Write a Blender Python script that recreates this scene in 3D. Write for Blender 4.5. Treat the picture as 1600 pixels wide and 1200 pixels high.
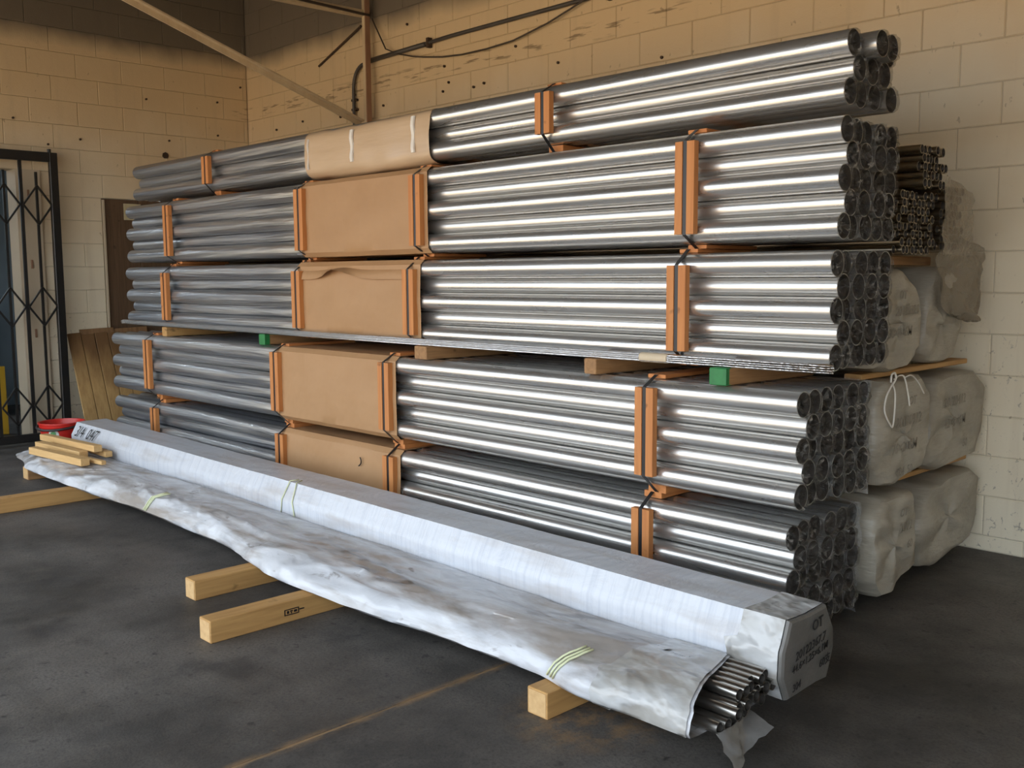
import bpy, math, random
from mathutils import Vector, Matrix, noise

random.seed(11)
scene = bpy.context.scene
COL = scene.collection
for o in list(bpy.data.objects):
    bpy.data.objects.remove(o)
R_ = math.radians

# ------------------------------------------------------------------ camera
CAM_H, F_PX = 1.42, 1550.0
YAW, PITCH, ROLL = R_(44.15), R_(6.2), R_(-0.36)
_fh = Vector((-math.cos(YAW), math.sin(YAW), 0))
_r = Vector((math.sin(YAW), math.cos(YAW), 0))
_f = _fh * math.cos(PITCH) - Vector((0, 0, 1)) * math.sin(PITCH)
_u = _r.cross(_f)
_r2 = _r * math.cos(ROLL) + _u * math.sin(ROLL)
_u2 = -_r * math.sin(ROLL) + _u * math.cos(ROLL)
cd = bpy.data.cameras.new('camera')
cd.sensor_width = 36.0
cd.lens = 36.0 * F_PX / 1600.0
cd.clip_start = 0.02
cam = bpy.data.objects.new('camera', cd)
COL.objects.link(cam)
cam.matrix_world = Matrix(((_r2.x, _u2.x, -_f.x, 0), (_r2.y, _u2.y, -_f.y, 0), (_r2.z, _u2.z, -_f.z, CAM_H), (0, 0, 0, 1)))
scene.camera = cam


def in_view(p):
    """pixel of a world point (used only to choose which wall blocks are single objects)"""
    v = Vector(p) - Vector((0, 0, CAM_H))
    z = v.dot(_f)
    if z < 0.1:
        return None
    return 800 + F_PX * v.dot(_r2) / z, 600 - F_PX * v.dot(_u2) / z


# ------------------------------------------------------------------ world, sun, exposure
world = bpy.data.worlds.new('sky')
scene.world = world
world.use_nodes = True
wn = world.node_tree
wn.nodes.clear()
wo = wn.nodes.new('ShaderNodeOutputWorld')
wb = wn.nodes.new('ShaderNodeBackground')
wb.inputs['Color'].default_value = (0.80, 0.90, 1.0, 1)
wb.inputs['Strength'].default_value = 3.3
wn.links.new(wb.outputs[0], wo.inputs[0])
sd = bpy.data.lights.new('sun', 'SUN')
sd.energy = 14.0
sd.angle = R_(0.6)
sd.color = (1.0, 0.78, 0.5)
sun = bpy.data.objects.new('sun', sd)
COL.objects.link(sun)
sun.rotation_euler = Vector((0.62, -0.22, -0.62)).to_track_quat('-Z', 'Y').to_euler()
vs = scene.view_settings
vs.view_transform = 'Standard'
vs.look = 'None'
vs.gamma = 1.0
vs.exposure = 0.30
vs.use_curve_mapping = False

# ------------------------------------------------------------------ materials


def nn(nt, t, **kw):
    n = nt.nodes.new(t)
    for k, v in kw.items():
        setattr(n, k, v)
    return n


class Mat:
    """small wrapper around a principled material with world-position procedural textures"""

    def __init__(self, name, col, rough=0.6, metal=0.0):
        self.m = bpy.data.materials.new(name)
        self.m.use_nodes = True
        self.nt = self.m.node_tree
        self.b = self.nt.nodes['Principled BSDF']
        self.out = self.nt.nodes['Material Output']
        self.b.inputs['Base Color'].default_value = (*col, 1)
        self.b.inputs['Roughness'].default_value = rough
        self.b.inputs['Metallic'].default_value = metal
        self.geo = nn(self.nt, 'ShaderNodeNewGeometry')
        self.tc = nn(self.nt, 'ShaderNodeTexCoord')
        self.colsock = None
        self.col = col

    def L(self, a, b):
        self.nt.links.new(a, b)

    def coord(self, scale=(1, 1, 1), obj=False):
        mp = nn(self.nt, 'ShaderNodeMapping')
        mp.inputs['Scale'].default_value = scale
        self.L(self.tc.outputs['Object'] if obj else self.geo.outputs['Position'], mp.inputs['Vector'])
        return mp.outputs[0]

    def noise(self, scale=(1, 1, 1), detail=3, rough=0.55, dist=0.0, obj=False):
        n = nn(self.nt, 'ShaderNodeTexNoise')
        n.inputs['Scale'].default_value = 1
        n.inputs['Detail'].default_value = detail
        n.inputs['Roughness'].default_value = rough
        n.inputs['Distortion'].default_value = dist
        self.L(self.coord(scale, obj), n.inputs['Vector'])
        return n.outputs[0]

    def creases(self, scale, detail=3, shear=0.0):
        """ridged noise for sharp film folds, sheared so that they run slantwise"""
        n = nn(self.nt, 'ShaderNodeTexNoise')
        n.noise_type = 'RIDGED_MULTIFRACTAL'
        n.inputs['Scale'].default_value = 1
        n.inputs['Detail'].default_value = detail
        n.inputs['Roughness'].default_value = 0.45
        n.inputs['Distortion'].default_value = 0.25
        mp = nn(self.nt, 'ShaderNodeMapping')
        mp.inputs['Scale'].default_value = scale
        mp.inputs['Rotation'].default_value = (0, 0, shear)
        rt = nn(self.nt, 'ShaderNodeVectorRotate', rotation_type='Z_AXIS')
        rt.inputs['Angle'].default_value = shear
        self.L(self.geo.outputs['Position'], rt.inputs['Vector'])
        mp.inputs['Rotation'].default_value = (0, 0, 0)
        self.L(rt.outputs[0], mp.inputs['Vector'])
        self.L(mp.outputs[0], n.inputs['Vector'])
        return n.outputs[0]

    def ramp(self, sock, a, b, lo=0.0, hi=1.0):
        r = nn(self.nt, 'ShaderNodeMapRange')
        r.inputs['From Min'].default_value = a
        r.inputs['From Max'].default_value = b
        r.inputs['To Min'].default_value = lo
        r.inputs['To Max'].default_value = hi
        self.L(sock, r.inputs['Value'])
        return r.outputs[0]

    def math(self, op, a, b):
        n = nn(self.nt, 'ShaderNodeMath', operation=op)
        for i, v in enumerate((a, b)):
            if isinstance(v, (int, float)):
                n.inputs[i].default_value = v
            else:
                self.L(v, n.inputs[i])
        return n.outputs[0]

    def pos(self, axis):
        s = nn(self.nt, 'ShaderNodeSeparateXYZ')
        self.L(self.geo.outputs['Position'], s.inputs[0])
        return s.outputs[axis]

    def mix(self, fac, c2):
        n = nn(self.nt, 'ShaderNodeMix', data_type='RGBA')
        if isinstance(fac, (int, float)):
            n.inputs[0].default_value = fac
        else:
            self.L(fac, n.inputs[0])
        if self.colsock is None:
            n.inputs[6].default_value = (*self.col, 1)
        else:
            self.L(self.colsock, n.inputs[6])
        n.inputs[7].default_value = (*c2, 1)
        self.colsock = n.outputs[2]
        self.L(self.colsock, self.b.inputs['Base Color'])
        return self

    def bump(self, sock, strength=0.3, dist=0.01, into='Normal', prev=None):
        n = nn(self.nt, 'ShaderNodeBump')
        n.inputs['Strength'].default_value = strength
        n.inputs['Distance'].default_value = dist
        self.L(sock, n.inputs['Height'])
        if prev is not None:
            self.L(prev, n.inputs['Normal'])
        self.L(n.outputs[0], self.b.inputs[into])
        return n.outputs[0]

    def set(self, **kw):
        for k, v in kw.items():
            self.b.inputs[k.replace('_', ' ')].default_value = v
        return self


# painted block wall: cream paint, dark grey above a soft line, drips, scuffs
def wall_mat(name='cream_block_paint', k=1.0):
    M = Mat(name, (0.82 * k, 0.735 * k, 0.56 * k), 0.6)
    M.mix(M.ramp(M.math('ADD', M.pos(2), M.math('MULTIPLY', M.noise((1.3, 1.3, 1.3), 4), 1.6)), 2.2, 3.6, 0, 0.9), (0.62 * k, 0.46 * k, 0.27 * k))  # daylight falloff painted in: paler low down, yellower and darker higher up
    M.mix(M.ramp(M.noise((0.9, 0.9, 0.9), 4), 0.35, 0.7, 0, 0.3), (0.60, 0.46, 0.29))
    M.mix(M.ramp(M.noise((9, 9, 0.7), 3), 0.55, 0.8, 0, 0.30), (0.42, 0.32, 0.21))
    M.mix(M.ramp(M.noise((26, 26, 14), 3), 0.69, 0.75, 0, 0.6), (0.22, 0.15, 0.09))
    z = M.pos(2)
    # dirty streak line where a shelf once was fixed, and scuffs at working height
    band = M.math('MULTIPLY', M.math('MULTIPLY', M.ramp(z, 2.98, 3.03), M.ramp(z, 3.13, 3.08)), M.ramp(M.pos(1), 5.0, 5.1))
    M.mix(M.math('MULTIPLY', band, M.ramp(M.noise((4.5, 4.5, 40), 4), 0.56, 0.64, 0, 0.7)), (0.13, 0.08, 0.04))
    low = M.math('MULTIPLY', M.ramp(z, 1.25, 0.9), M.ramp(M.noise((30, 30, 22), 5, 0.7, 1.0), 0.60, 0.68, 0, 0.75))
    M.mix(low, (0.14, 0.12, 0.10))
    # upper courses turn dark grey across a soft, uneven edge
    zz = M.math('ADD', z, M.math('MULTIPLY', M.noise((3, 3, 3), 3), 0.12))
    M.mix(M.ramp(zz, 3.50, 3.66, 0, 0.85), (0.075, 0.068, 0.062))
    b1 = M.bump(M.noise((90, 90, 90), 4), 0.25, 0.004)
    M.bump(M.noise((14, 14, 14), 3), 0.25, 0.006, prev=b1)
    return M.m


def simple(name, col, rough=0.6, metal=0.0, col2=None, s=(5, 5, 5), lo=0.35, hi=0.7, amt=0.6, bs=None, bstr=0.2, bd=0.004, obj=False, **kw):
    M = Mat(name, col, rough, metal)
    if col2:
        M.mix(M.ramp(M.noise(s, 4, obj=obj), lo, hi, 0, amt), col2)
    if bs:
        M.bump(M.noise(bs, 3, obj=obj), bstr, bd)
    M.set(**kw)
    return M


def wood(name, col, dark, axis=1, knots=True, rough=0.65):
    s = [38, 38, 38]
    s[axis] = 2.2
    M = Mat(name, col, rough)
    M.mix(M.ramp(M.noise(tuple(s), 4, 0.6, 0.6), 0.38, 0.68, 0, 0.75), dark)
    if knots:
        M.mix(M.ramp(M.noise((9, 9, 13), 2), 0.68, 0.76, 0, 0.7), tuple(c * 0.35 for c in dark))
    M.bump(M.noise(tuple(s), 3), 0.25, 0.002)
    return M.m


def floor_mat():
    M = Mat('worn_dark_concrete', (0.115, 0.103, 0.092), 0.64)
    M.mix(M.ramp(M.noise((1.1, 1.1, 1), 5, 0.65), 0.40, 0.60, 0, 0.85), (0.034, 0.031, 0.028))
    M.mix(M.ramp(M.noise((6, 4.0, 1), 6, 0.75, 0.4), 0.52, 0.74, 0, 0.4), (0.14, 0.12, 0.10))
    M.mix(M.ramp(M.noise((24, 24, 24), 3), 0.62, 0.70, 0, 0.7), (0.018, 0.016, 0.015))
    M.mix(M.ramp(M.noise((85, 85, 85), 4, 0.7), 0.46, 0.62, 0, 0.5), (0.022, 0.020, 0.019))
    M.mix(M.ramp(M.noise((2.6, 2.6, 1), 4, 0.6), 0.60, 0.70, 0, 0.6), (0.022, 0.021, 0.022))
    M.mix(M.ramp(M.noise((60, 60, 60), 3), 0.68, 0.74, 0, 0.5), (0.16, 0.12, 0.08))
    x = M.pos(0)
    jl = M.math('MULTIPLY', M.ramp(x, -2.585, -2.558), M.ramp(x, -2.515, -2.542))
    M.mix(M.math('MULTIPLY', jl, M.ramp(M.noise((12, 6, 6), 5, 0.7), 0.42, 0.62, 0, 0.8)), (0.22, 0.13, 0.06))
    px_, py_ = M.math('SUBTRACT', M.pos(0), -2.05), M.math('SUBTRACT', M.pos(1), 2.33)
    rr2 = M.math('ADD', M.math('MULTIPLY', px_, px_), M.math('MULTIPLY', py_, py_))
    M.mix(M.math('MULTIPLY', M.ramp(rr2, 0.09, 0.0), M.ramp(M.noise((14, 10, 6), 5, 0.7), 0.44, 0.62, 0, 0.9)), (0.22, 0.13, 0.06))
    M.L(M.ramp(M.noise((2, 2, 2), 4), 0.3, 0.7, 0.46, 0.75), M.b.inputs['Roughness'])
    b1 = M.bump(M.noise((120, 120, 120), 3), 0.35, 0.003)
    M.bump(M.noise((9, 9, 9), 4), 0.3, 0.008, prev=b1)
    return M.m


def steel_mat():
    M = Mat('film_sleeved_stainless', (0.58, 0.57, 0.55), 0.24, 0.86)
    x = M.pos(0)
    # the sleeve lies looser and hazier towards the far ends
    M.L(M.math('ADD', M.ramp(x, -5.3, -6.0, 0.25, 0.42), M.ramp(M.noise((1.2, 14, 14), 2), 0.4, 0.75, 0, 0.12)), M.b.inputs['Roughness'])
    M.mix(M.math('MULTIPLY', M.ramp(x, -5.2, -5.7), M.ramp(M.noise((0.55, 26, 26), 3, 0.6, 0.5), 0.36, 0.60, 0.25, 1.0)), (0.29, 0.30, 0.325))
    w1 = M.noise((0.8, 9, 9), 2, 0.4, 0.8)
    w2 = M.noise((4.0, 30, 30), 3, 0.5, 1.6)
    n0 = M.bump(M.math('MULTIPLY', M.noise((0.7, 13, 13), 3, 0.55, 0.6), M.ramp(x, -5.2, -5.6, 0.0, 1.0)), 0.9, 0.03)
    n1 = M.bump(w1, 0.35, 0.006, prev=n0)
    M.bump(w2, 0.10, 0.003, prev=n1)
    M.set(Coat_Weight=0.5, Coat_Roughness=0.10)
    c1 = nn(M.nt, 'ShaderNodeBump')
    c1.inputs['Strength'].default_value = 0.55
    c1.inputs['Distance'].default_value = 0.006
    M.L(M.noise((4.5, 26, 26), 3, 0.5, 2.2), c1.inputs['Height'])
    M.L(c1.outputs[0], M.b.inputs['Coat Normal'])
    return M.m


def film_mat(name, col, alpha, rough=0.12, bs=(40, 40, 40), bd=0.006, bstr=0.8):
    M = Mat(name, col, rough)
    M.set(Specular_IOR_Level=0.9)
    M.bump(M.noise(bs, 4, 0.6, 1.0), bstr, bd)
    t = nn(M.nt, 'ShaderNodeBsdfTransparent')
    mx = nn(M.nt, 'ShaderNodeMixShader')
    mx.inputs[0].default_value = alpha
    M.L(t.outputs[0], mx.inputs[1])
    M.L(M.b.outputs[0], mx.inputs[2])
    M.L(mx.outputs[0], M.out.inputs[0])
    return M.m


def wrap_mat():
    """white woven wrap with fine crosswise film lines"""
    M = Mat('white_stretch_wrap', (0.585, 0.605, 0.65), 0.32)
    M.mix(M.ramp(M.noise((55, 2.0, 2.0), 3, 0.6), 0.48, 0.72, 0, 0.5), (0.40, 0.43, 0.50))
    M.mix(M.ramp(M.noise((2.0, 12, 12), 4), 0.5, 0.72, 0, 0.5), (0.36, 0.31, 0.27))
    b0 = M.bump(M.creases((3.0, 7, 7), 2, -0.5), 0.4, 0.015)
    b1 = M.bump(M.noise((70, 4, 4), 3, 0.6, 0.6), 0.45, 0.004, prev=b0)
    M.bump(M.noise((9, 5, 5), 4, 0.6, 1.4), 0.4, 0.012, prev=b1)
    return M.m


def tarp_mat():
    M = Mat('dirty_white_tarpaulin', (0.54, 0.55, 0.58), 0.27)
    M.mix(M.ramp(M.noise((1.2, 6, 6), 5, 0.6, 0.5), 0.44, 0.62, 0, 0.85), (0.27, 0.23, 0.195))
    M.mix(M.ramp(M.noise((6, 14, 14), 4, 0.6, 0.4), 0.63, 0.72, 0, 0.7), (0.14, 0.11, 0.09))
    b1 = M.bump(M.noise((5, 8, 8), 3, 0.5, 0.5), 0.5, 0.02)
    b2 = M.bump(M.noise((22, 26, 26), 4, 0.6, 0.3), 0.3, 0.005, prev=b1)
    b3 = M.bump(M.creases((2.4, 9, 9), 2, -0.35), 0.8, 0.035, prev=b2)
    M.bump(M.creases((7, 16, 16), 2, 0.5), 0.5, 0.012, prev=b3)
    return M.m


MT = {}
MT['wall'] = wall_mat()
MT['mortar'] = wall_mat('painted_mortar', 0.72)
MT['floor'] = floor_mat()
MT['joint_dirt'] = simple('tan_joint_dirt', (0.24, 0.15, 0.075), 0.9, col2=(0.08, 0.06, 0.04), s=(8, 8, 8), bs=(80, 80, 80)).m
MT['ground'] = simple('pale_yard_concrete', (0.48, 0.39, 0.28), 0.85, col2=(0.38, 0.30, 0.21), s=(0.5, 0.5, 0.5)).m
MT['ceiling'] = simple('dull_roof_steel', (0.11, 0.095, 0.08), 0.6, col2=(0.07, 0.06, 0.05), s=(2, 2, 2)).m
MT['plain_wall'] = simple('cream_render', (0.60, 0.50, 0.36), 0.7, col2=(0.45, 0.37, 0.26), s=(1, 1, 1), bs=(50, 50, 50)).m
MT['steel'] = steel_mat()
MT['inner'] = simple('dark_pipe_bore', (0.16, 0.145, 0.13), 0.45, 0.8).m  # base darker than the outer steel, standing in for shade inside the bore


def cap_film():
    M = Mat('clear_crinkled_film', (0.09, 0.078, 0.065), 0.08)
    w = M.ramp(M.noise((16, 24, 18), 2, 0.45, 1.6), 0.57, 0.68)
    M.mix(w, (0.36, 0.335, 0.30))
    M.bump(M.noise((55, 55, 55), 4, 0.6, 1.0), 1.0, 0.012)
    t = nn(M.nt, 'ShaderNodeBsdfTransparent')
    mx = nn(M.nt, 'ShaderNodeMixShader')
    M.L(M.ramp(w, 0, 1, 0.26, 0.55), mx.inputs[0])
    M.L(t.outputs[0], mx.inputs[1])
    M.L(M.b.outputs[0], mx.inputs[2])
    M.L(mx.outputs[0], M.out.inputs[0])
    return M.m


MT['film'] = cap_film()
MT['sheet'] = film_mat('cloudy_plastic_sheet', (0.25, 0.205, 0.145), 0.72, 0.25, (12, 12, 12), 0.02)
MT['clear'] = film_mat('clear_side_film', (0.55, 0.55, 0.54), 0.34, 0.1, (14, 30, 30), 0.012)
MT['batten_z'] = wood('orange_batten_upright', (0.56, 0.225, 0.065), (0.42, 0.145, 0.04), 2)
MT['batten_y'] = wood('orange_batten_cross', (0.54, 0.21, 0.06), (0.40, 0.135, 0.035), 1)
MT['strap'] = simple('black_steel_strap', (0.008, 0.008, 0.009), 0.42, 0.0).m
MT['kraft'] = simple('brown_kraft_paper', (0.43, 0.245, 0.115), 0.62, col2=(0.375, 0.205, 0.09), s=(2.5, 2.5, 6), amt=0.7, bs=(4, 4, 3), bstr=0.8, bd=0.025).m
MT['beige'] = simple('beige_wrapping_paper', (0.56, 0.40, 0.25), 0.45, col2=(0.46, 0.31, 0.18), s=(2, 20, 20), amt=0.5, bs=(3, 22, 22), bstr=0.5, bd=0.006, Coat_Weight=0.5, Coat_Roughness=0.2).m
MT['tape'] = simple('clear_glossy_tape', (0.78, 0.74, 0.68), 0.12, bs=(60, 60, 25), bstr=0.4, bd=0.003).m
MT['wrap'] = wrap_mat()
MT['wrap_end'] = simple('grey_end_film', (0.115, 0.11, 0.10), 0.45, col2=(0.16, 0.15, 0.14), s=(12, 12, 8), bs=(10, 18, 18), bstr=0.5, bd=0.01).m


def overlap_film():
    M = Mat('greyish_overlap_film', (0.33, 0.315, 0.29), 0.18)
    M.mix(M.ramp(M.noise((7, 11, 11), 3, 0.5, 0.6), 0.42, 0.60, 0, 0.7), (0.52, 0.53, 0.54))
    b1 = M.bump(M.noise((9, 14, 14), 3), 0.5, 0.012)
    b2 = M.bump(M.creases((7, 11, 11), 2, 0.9), 0.8, 0.035, prev=b1)
    M.bump(M.creases((16, 26, 26), 2, 0.4), 0.6, 0.012, prev=b2)
    M.set(Coat_Weight=0.4, Coat_Roughness=0.1)
    return M.m


MT['grey_film'] = overlap_film()
MT['tarp'] = tarp_mat()
MT['flap_film'] = simple('grey_torn_film', (0.13, 0.125, 0.118), 0.3, col2=(0.20, 0.195, 0.185), s=(9, 9, 9), bs=(14, 14, 14), bstr=0.5, bd=0.01).m
MT['pack'] = simple('dusty_white_plastic', (0.38, 0.345, 0.28), 0.42, col2=(0.25, 0.22, 0.17), s=(5, 7, 7), amt=0.7, bs=(6, 9, 26), bstr=0.8, bd=0.014).m
MT['tube'] = simple('bright_small_tube', (0.42, 0.40, 0.37), 0.28, 1.0, bs=(2, 30, 30), bstr=0.2).m
MT['tube_warm'] = simple('filmed_small_tube', (0.42, 0.36, 0.27), 0.3, 1.0, bs=(2, 30, 30), bstr=0.3).m
MT['rod'] = simple('bright_thin_rod', (0.62, 0.62, 0.63), 0.22, 1.0, bs=(30, 60, 60), bstr=0.8, bd=0.004).m
MT['timber_y'] = wood('pale_pine_beam', (0.50, 0.285, 0.10), (0.34, 0.175, 0.055), 1)
MT['timber_x'] = wood('fresh_pine_offcut', (0.66, 0.42, 0.18), (0.54, 0.32, 0.12), 0, knots=False)
MT['old_timber'] = wood('weathered_spacer', (0.36, 0.19, 0.075), (0.20, 0.10, 0.04), 1)
MT['end_grain'] = simple('sawn_end_grain', (0.58, 0.37, 0.17), 0.75, col2=(0.42, 0.25, 0.10), s=(40, 40, 40), bs=(90, 90, 90)).m
MT['green'] = simple('green_end_paint', (0.02, 0.20, 0.05), 0.5, col2=(0.01, 0.11, 0.03), s=(30, 30, 30)).m
MT['ink'] = simple('black_marker_ink', (0.008, 0.008, 0.01), 0.5).m
MT['grey_ink'] = simple('faded_marker_ink', (0.24, 0.215, 0.175), 0.6).m
MT['iron'] = simple('black_painted_iron', (0.010, 0.010, 0.010), 0.42, col2=(0.022, 0.018, 0.014), s=(9, 9, 9), bs=(50, 50, 50), bstr=0.15).m
MT['panel'] = wood('dark_brown_plywood', (0.13, 0.075, 0.04), (0.07, 0.04, 0.02), 2)
MT['board'] = wood('stained_yellow_board', (0.50, 0.31, 0.12), (0.34, 0.19, 0.07), 2)


def stain_board():
    M = Mat('water_stained_board', (0.50, 0.31, 0.12), 0.7)
    M.mix(M.ramp(M.noise((38, 38, 2.2), 4, 0.6, 0.6), 0.38, 0.68, 0, 0.75), (0.36, 0.20, 0.07))
    zz = M.math('ADD', M.pos(2), M.math('MULTIPLY', M.math('ADD', M.noise((5, 7, 2.5), 4), M.math('MULTIPLY', M.pos(1), 0.35)), 0.55))
    M.mix(M.ramp(zz, 1.38, 1.78, 0, 0.9), (0.13, 0.06, 0.02))
    return M.m


MT['board'] = stain_board()
MT['board2'] = wood('brown_back_board', (0.28, 0.155, 0.07), (0.18, 0.09, 0.035), 2)
MT['red'] = simple('red_bucket_plastic', (0.55, 0.022, 0.015), 0.35).m
MT['dark_plastic'] = simple('dark_rim_plastic', (0.028, 0.02, 0.02), 0.45).m
MT['white'] = simple('white_sticker', (0.6, 0.6, 0.56), 0.5).m
MT['sticker_green'] = simple('sticker_green', (0.10, 0.27, 0.10), 0.5).m
MT['galv'] = simple('dull_galvanised_steel', (0.10, 0.095, 0.09), 0.5, 0.4, col2=(0.06, 0.04, 0.03), s=(4, 12, 12)).m
MT['col_steel'] = simple('cream_painted_steel', (0.62, 0.50, 0.33), 0.55, col2=(0.40, 0.27, 0.16), s=(10, 10, 2), amt=0.5).m
MT['col_rust'] = simple('rusty_flange', (0.34, 0.19, 0.11), 0.7, col2=(0.20, 0.10, 0.06), s=(12, 12, 5)).m
MT['cable'] = simple('brown_cable', (0.05, 0.035, 0.025), 0.6).m
MT['rust'] = simple('rusty_bolt', (0.035, 0.022, 0.014), 0.8, col2=(0.10, 0.05, 0.025), s=(60, 60, 60)).m
MT['room'] = simple('blue_grey_room_paint', (0.30, 0.36, 0.40), 0.7, col2=(0.22, 0.26, 0.29), s=(1, 1, 1)).m
MT['dark'] = simple('dark_cabinet_paint', (0.015, 0.015, 0.017), 0.6).m
MT['yellow'] = simple('yellow_paint', (0.55, 0.33, 0.02), 0.5).m
MT['string'] = simple('white_twine', (0.72, 0.69, 0.62), 0.7).m
MT['pale_string'] = simple('pale_yellow_twine', (0.66, 0.69, 0.44), 0.6).m
MT['label_tape'] = simple('tan_paper_tape', (0.60, 0.49, 0.34), 0.6, bs=(40, 40, 40)).m
MT['card'] = simple('cream_card', (0.52, 0.45, 0.28), 0.6).m

# ------------------------------------------------------------------ mesh and object helpers
WL = {}


def link(o, parent=None):
    COL.objects.link(o)
    if parent is not None:
        o.parent = parent
    return o


def empty(name, loc, label=None, cat=None, group=None, kind=None):
    o = bpy.data.objects.new(name, None)
    o.empty_display_size = 0.1
    link(o)
    o.location = loc
    WL[o.name] = Vector(loc)
    tag(o, label, cat, group, kind)
    return o


def tag(o, label=None, cat=None, group=None, kind=None):
    if label:
        o['label'] = label
    if cat:
        o['category'] = cat
    if group:
        o['group'] = group
    if kind:
        o['kind'] = kind
    return o


class MB:
    def __init__(self):
        self.v = []
        self.f = []
        self.mi = []

    def add(self, vs_, fs, mi=0):
        n = len(self.v)
        self.v += [Vector(p) for p in vs_]
        for f in fs:
            self.f.append(tuple(i + n for i in f))
            self.mi.append(mi)
        return self

    def box(self, c, s, rot=None, bev=0.0, mi=0):
        """box with chamfered edges along its longest axis"""
        hx, hy, hz = s[0] / 2, s[1] / 2, s[2] / 2
        b = min(bev, hx * 0.9, hy * 0.9, hz * 0.9)
        if b <= 0:
            pts = [Vector((sx * hx, sy * hy, sz * hz)) for sx in (-1, 1) for sy in (-1, 1) for sz in (-1, 1)]
            fs = [(0, 1, 3, 2), (4, 6, 7, 5), (0, 4, 5, 1), (2, 3, 7, 6), (0, 2, 6, 4), (1, 5, 7, 3)]
        else:
            ax = max(range(3), key=lambda i: s[i])
            o1, o2 = [i for i in range(3) if i != ax]
            H = (hx, hy, hz)
            prof = []
            for (a, d) in ((1, 1), (-1, 1), (-1, -1), (1, -1)):
                p1 = (a * H[o1], d * (H[o2] - b))
                p2 = (a * (H[o1] - b), d * H[o2])
                prof += [p1, p2] if a * d > 0 else [p2, p1]
            pts = []
            for (t, k) in ((-H[ax], 0), (-H[ax] + b, 1), (H[ax] - b, 1), (H[ax], 0)):
                for (p, q) in prof:
                    w = [0, 0, 0]
                    w[ax] = t
                    sc = 1.0 if k else 1.0 - b / max(H[o1], H[o2]) * 0.6
                    w[o1] = p * sc
                    w[o2] = q * sc
                    pts.append(Vector(w))
            fs = []
            for r in range(3):
                for i in range(8):
                    j = (i + 1) % 8
                    fs.append((r * 8 + i, r * 8 + j, r * 8 + 8 + j, r * 8 + 8 + i))
            fs += [tuple(range(7, -1, -1)), tuple(range(24, 32))]
        if rot is not None:
            pts = [rot @ p for p in pts]
        c = Vector(c)
        return self.add([p + c for p in pts], fs, mi)

    def bar(self, p0, p1, w, h, up=(0, 0, 1), bev=0.0, mi=0):
        p0, p1 = Vector(p0), Vector(p1)
        d = p1 - p0
        x = d.normalized()
        z = Vector(up)
        y = z.cross(x)
        if y.length < 1e-4:
            y = Vector((0, 1, 0)).cross(x)
        y.normalize()
        z = x.cross(y)
        rot = Matrix((x, y, z)).transposed()
        return self.box((p0 + p1) / 2, (d.length, w, h), rot, bev, mi)

    def tube(self, pts, r, n=8, closed=False, caps=True, mi=0):
        pts = [Vector(p) for p in pts]
        m = len(pts)
        rings = []
        up = Vector((0.13, 0.21, 0.97))
        for i, p in enumerate(pts):
            if closed:
                t = pts[(i + 1) % m] - pts[i - 1]
            else:
                t = pts[min(i + 1, m - 1)] - pts[max(i - 1, 0)]
            t.normalize()
            a = up.cross(t)
            if a.length < 1e-3:
                a = Vector((1, 0, 0)).cross(t)
            a.normalize()
            b = t.cross(a)
            rings.append([p + (a * math.cos(2 * math.pi * k / n) + b * math.sin(2 * math.pi * k / n)) * r for k in range(n)])
        vs_ = [q for rg in rings for q in rg]
        fs = []
        for i in range(m if closed else m - 1):
            j = (i + 1) % m
            for k in range(n):
                l = (k + 1) % n
                fs.append((i * n + k, i * n + l, j * n + l, j * n + k))
        if caps and not closed:
            fs += [tuple(range(n - 1, -1, -1)), tuple((m - 1) * n + k for k in range(n))]
        return self.add(vs_, fs, mi)

    def loft(self, rings, closed=True, cap0=False, cap1=False, mi=0):
        n = len(rings[0])
        vs_ = [Vector(p) for rg in rings for p in rg]
        fs = []
        for i in range(len(rings) - 1):
            for k in range(n if closed else n - 1):
                l = (k + 1) % n
                fs.append((i * n + k, i * n + l, (i + 1) * n + l, (i + 1) * n + k))
        if cap0:
            fs.append(tuple(range(n - 1, -1, -1)))
        if cap1:
            fs.append(tuple((len(rings) - 1) * n + k for k in range(n)))
        return self.add(vs_, fs, mi)

    def lathe(self, prof, c, n=24, mi=0):
        c = Vector(c)
        rings = [[c + Vector((r * math.cos(2 * math.pi * k / n), r * math.sin(2 * math.pi * k / n), z)) for k in range(n)] for r, z in prof]
        return self.loft(rings, True, mi=mi)

    def mesh(self, name, mats, smooth=False, origin=(0, 0, 0)):
        me = bpy.data.meshes.new(name)
        og = Vector(origin)
        me.from_pydata([tuple(p - og) for p in self.v], [], self.f)
        mats = mats if isinstance(mats, (list, tuple)) else [mats]
        for m in mats:
            me.materials.append(MT[m] if isinstance(m, str) else m)
        for p, i in zip(me.polygons, self.mi):
            p.material_index = i
        if smooth:
            for p in me.polygons:
                p.use_smooth = True
        me.validate()
        me.update()
        return me

    def build(self, name, mats, parent=None, smooth=False, origin=None, auto=None):
        if origin is None:
            if parent is not None:
                origin = WL.get(parent.name, Vector((0, 0, 0)))
                loc = Vector((0, 0, 0))
            else:
                lo = [min(p[i] for p in self.v) for i in range(3)]
                hi = [max(p[i] for p in self.v) for i in range(3)]
                origin = Vector(((lo[0] + hi[0]) / 2, (lo[1] + hi[1]) / 2, lo[2]))
                loc = origin
        else:
            origin = Vector(origin)
            loc = origin - (WL.get(parent.name, Vector((0, 0, 0))) if parent is not None else Vector((0, 0, 0)))
        o = bpy.data.objects.new(name, self.mesh(name, mats, smooth, origin))
        link(o, parent)
        o.location = loc
        WL[o.name] = Vector(origin)
        if auto:
            md = o.modifiers.new('edge_split', 'EDGE_SPLIT')
            md.split_angle = R_(auto)
        return o


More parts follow.
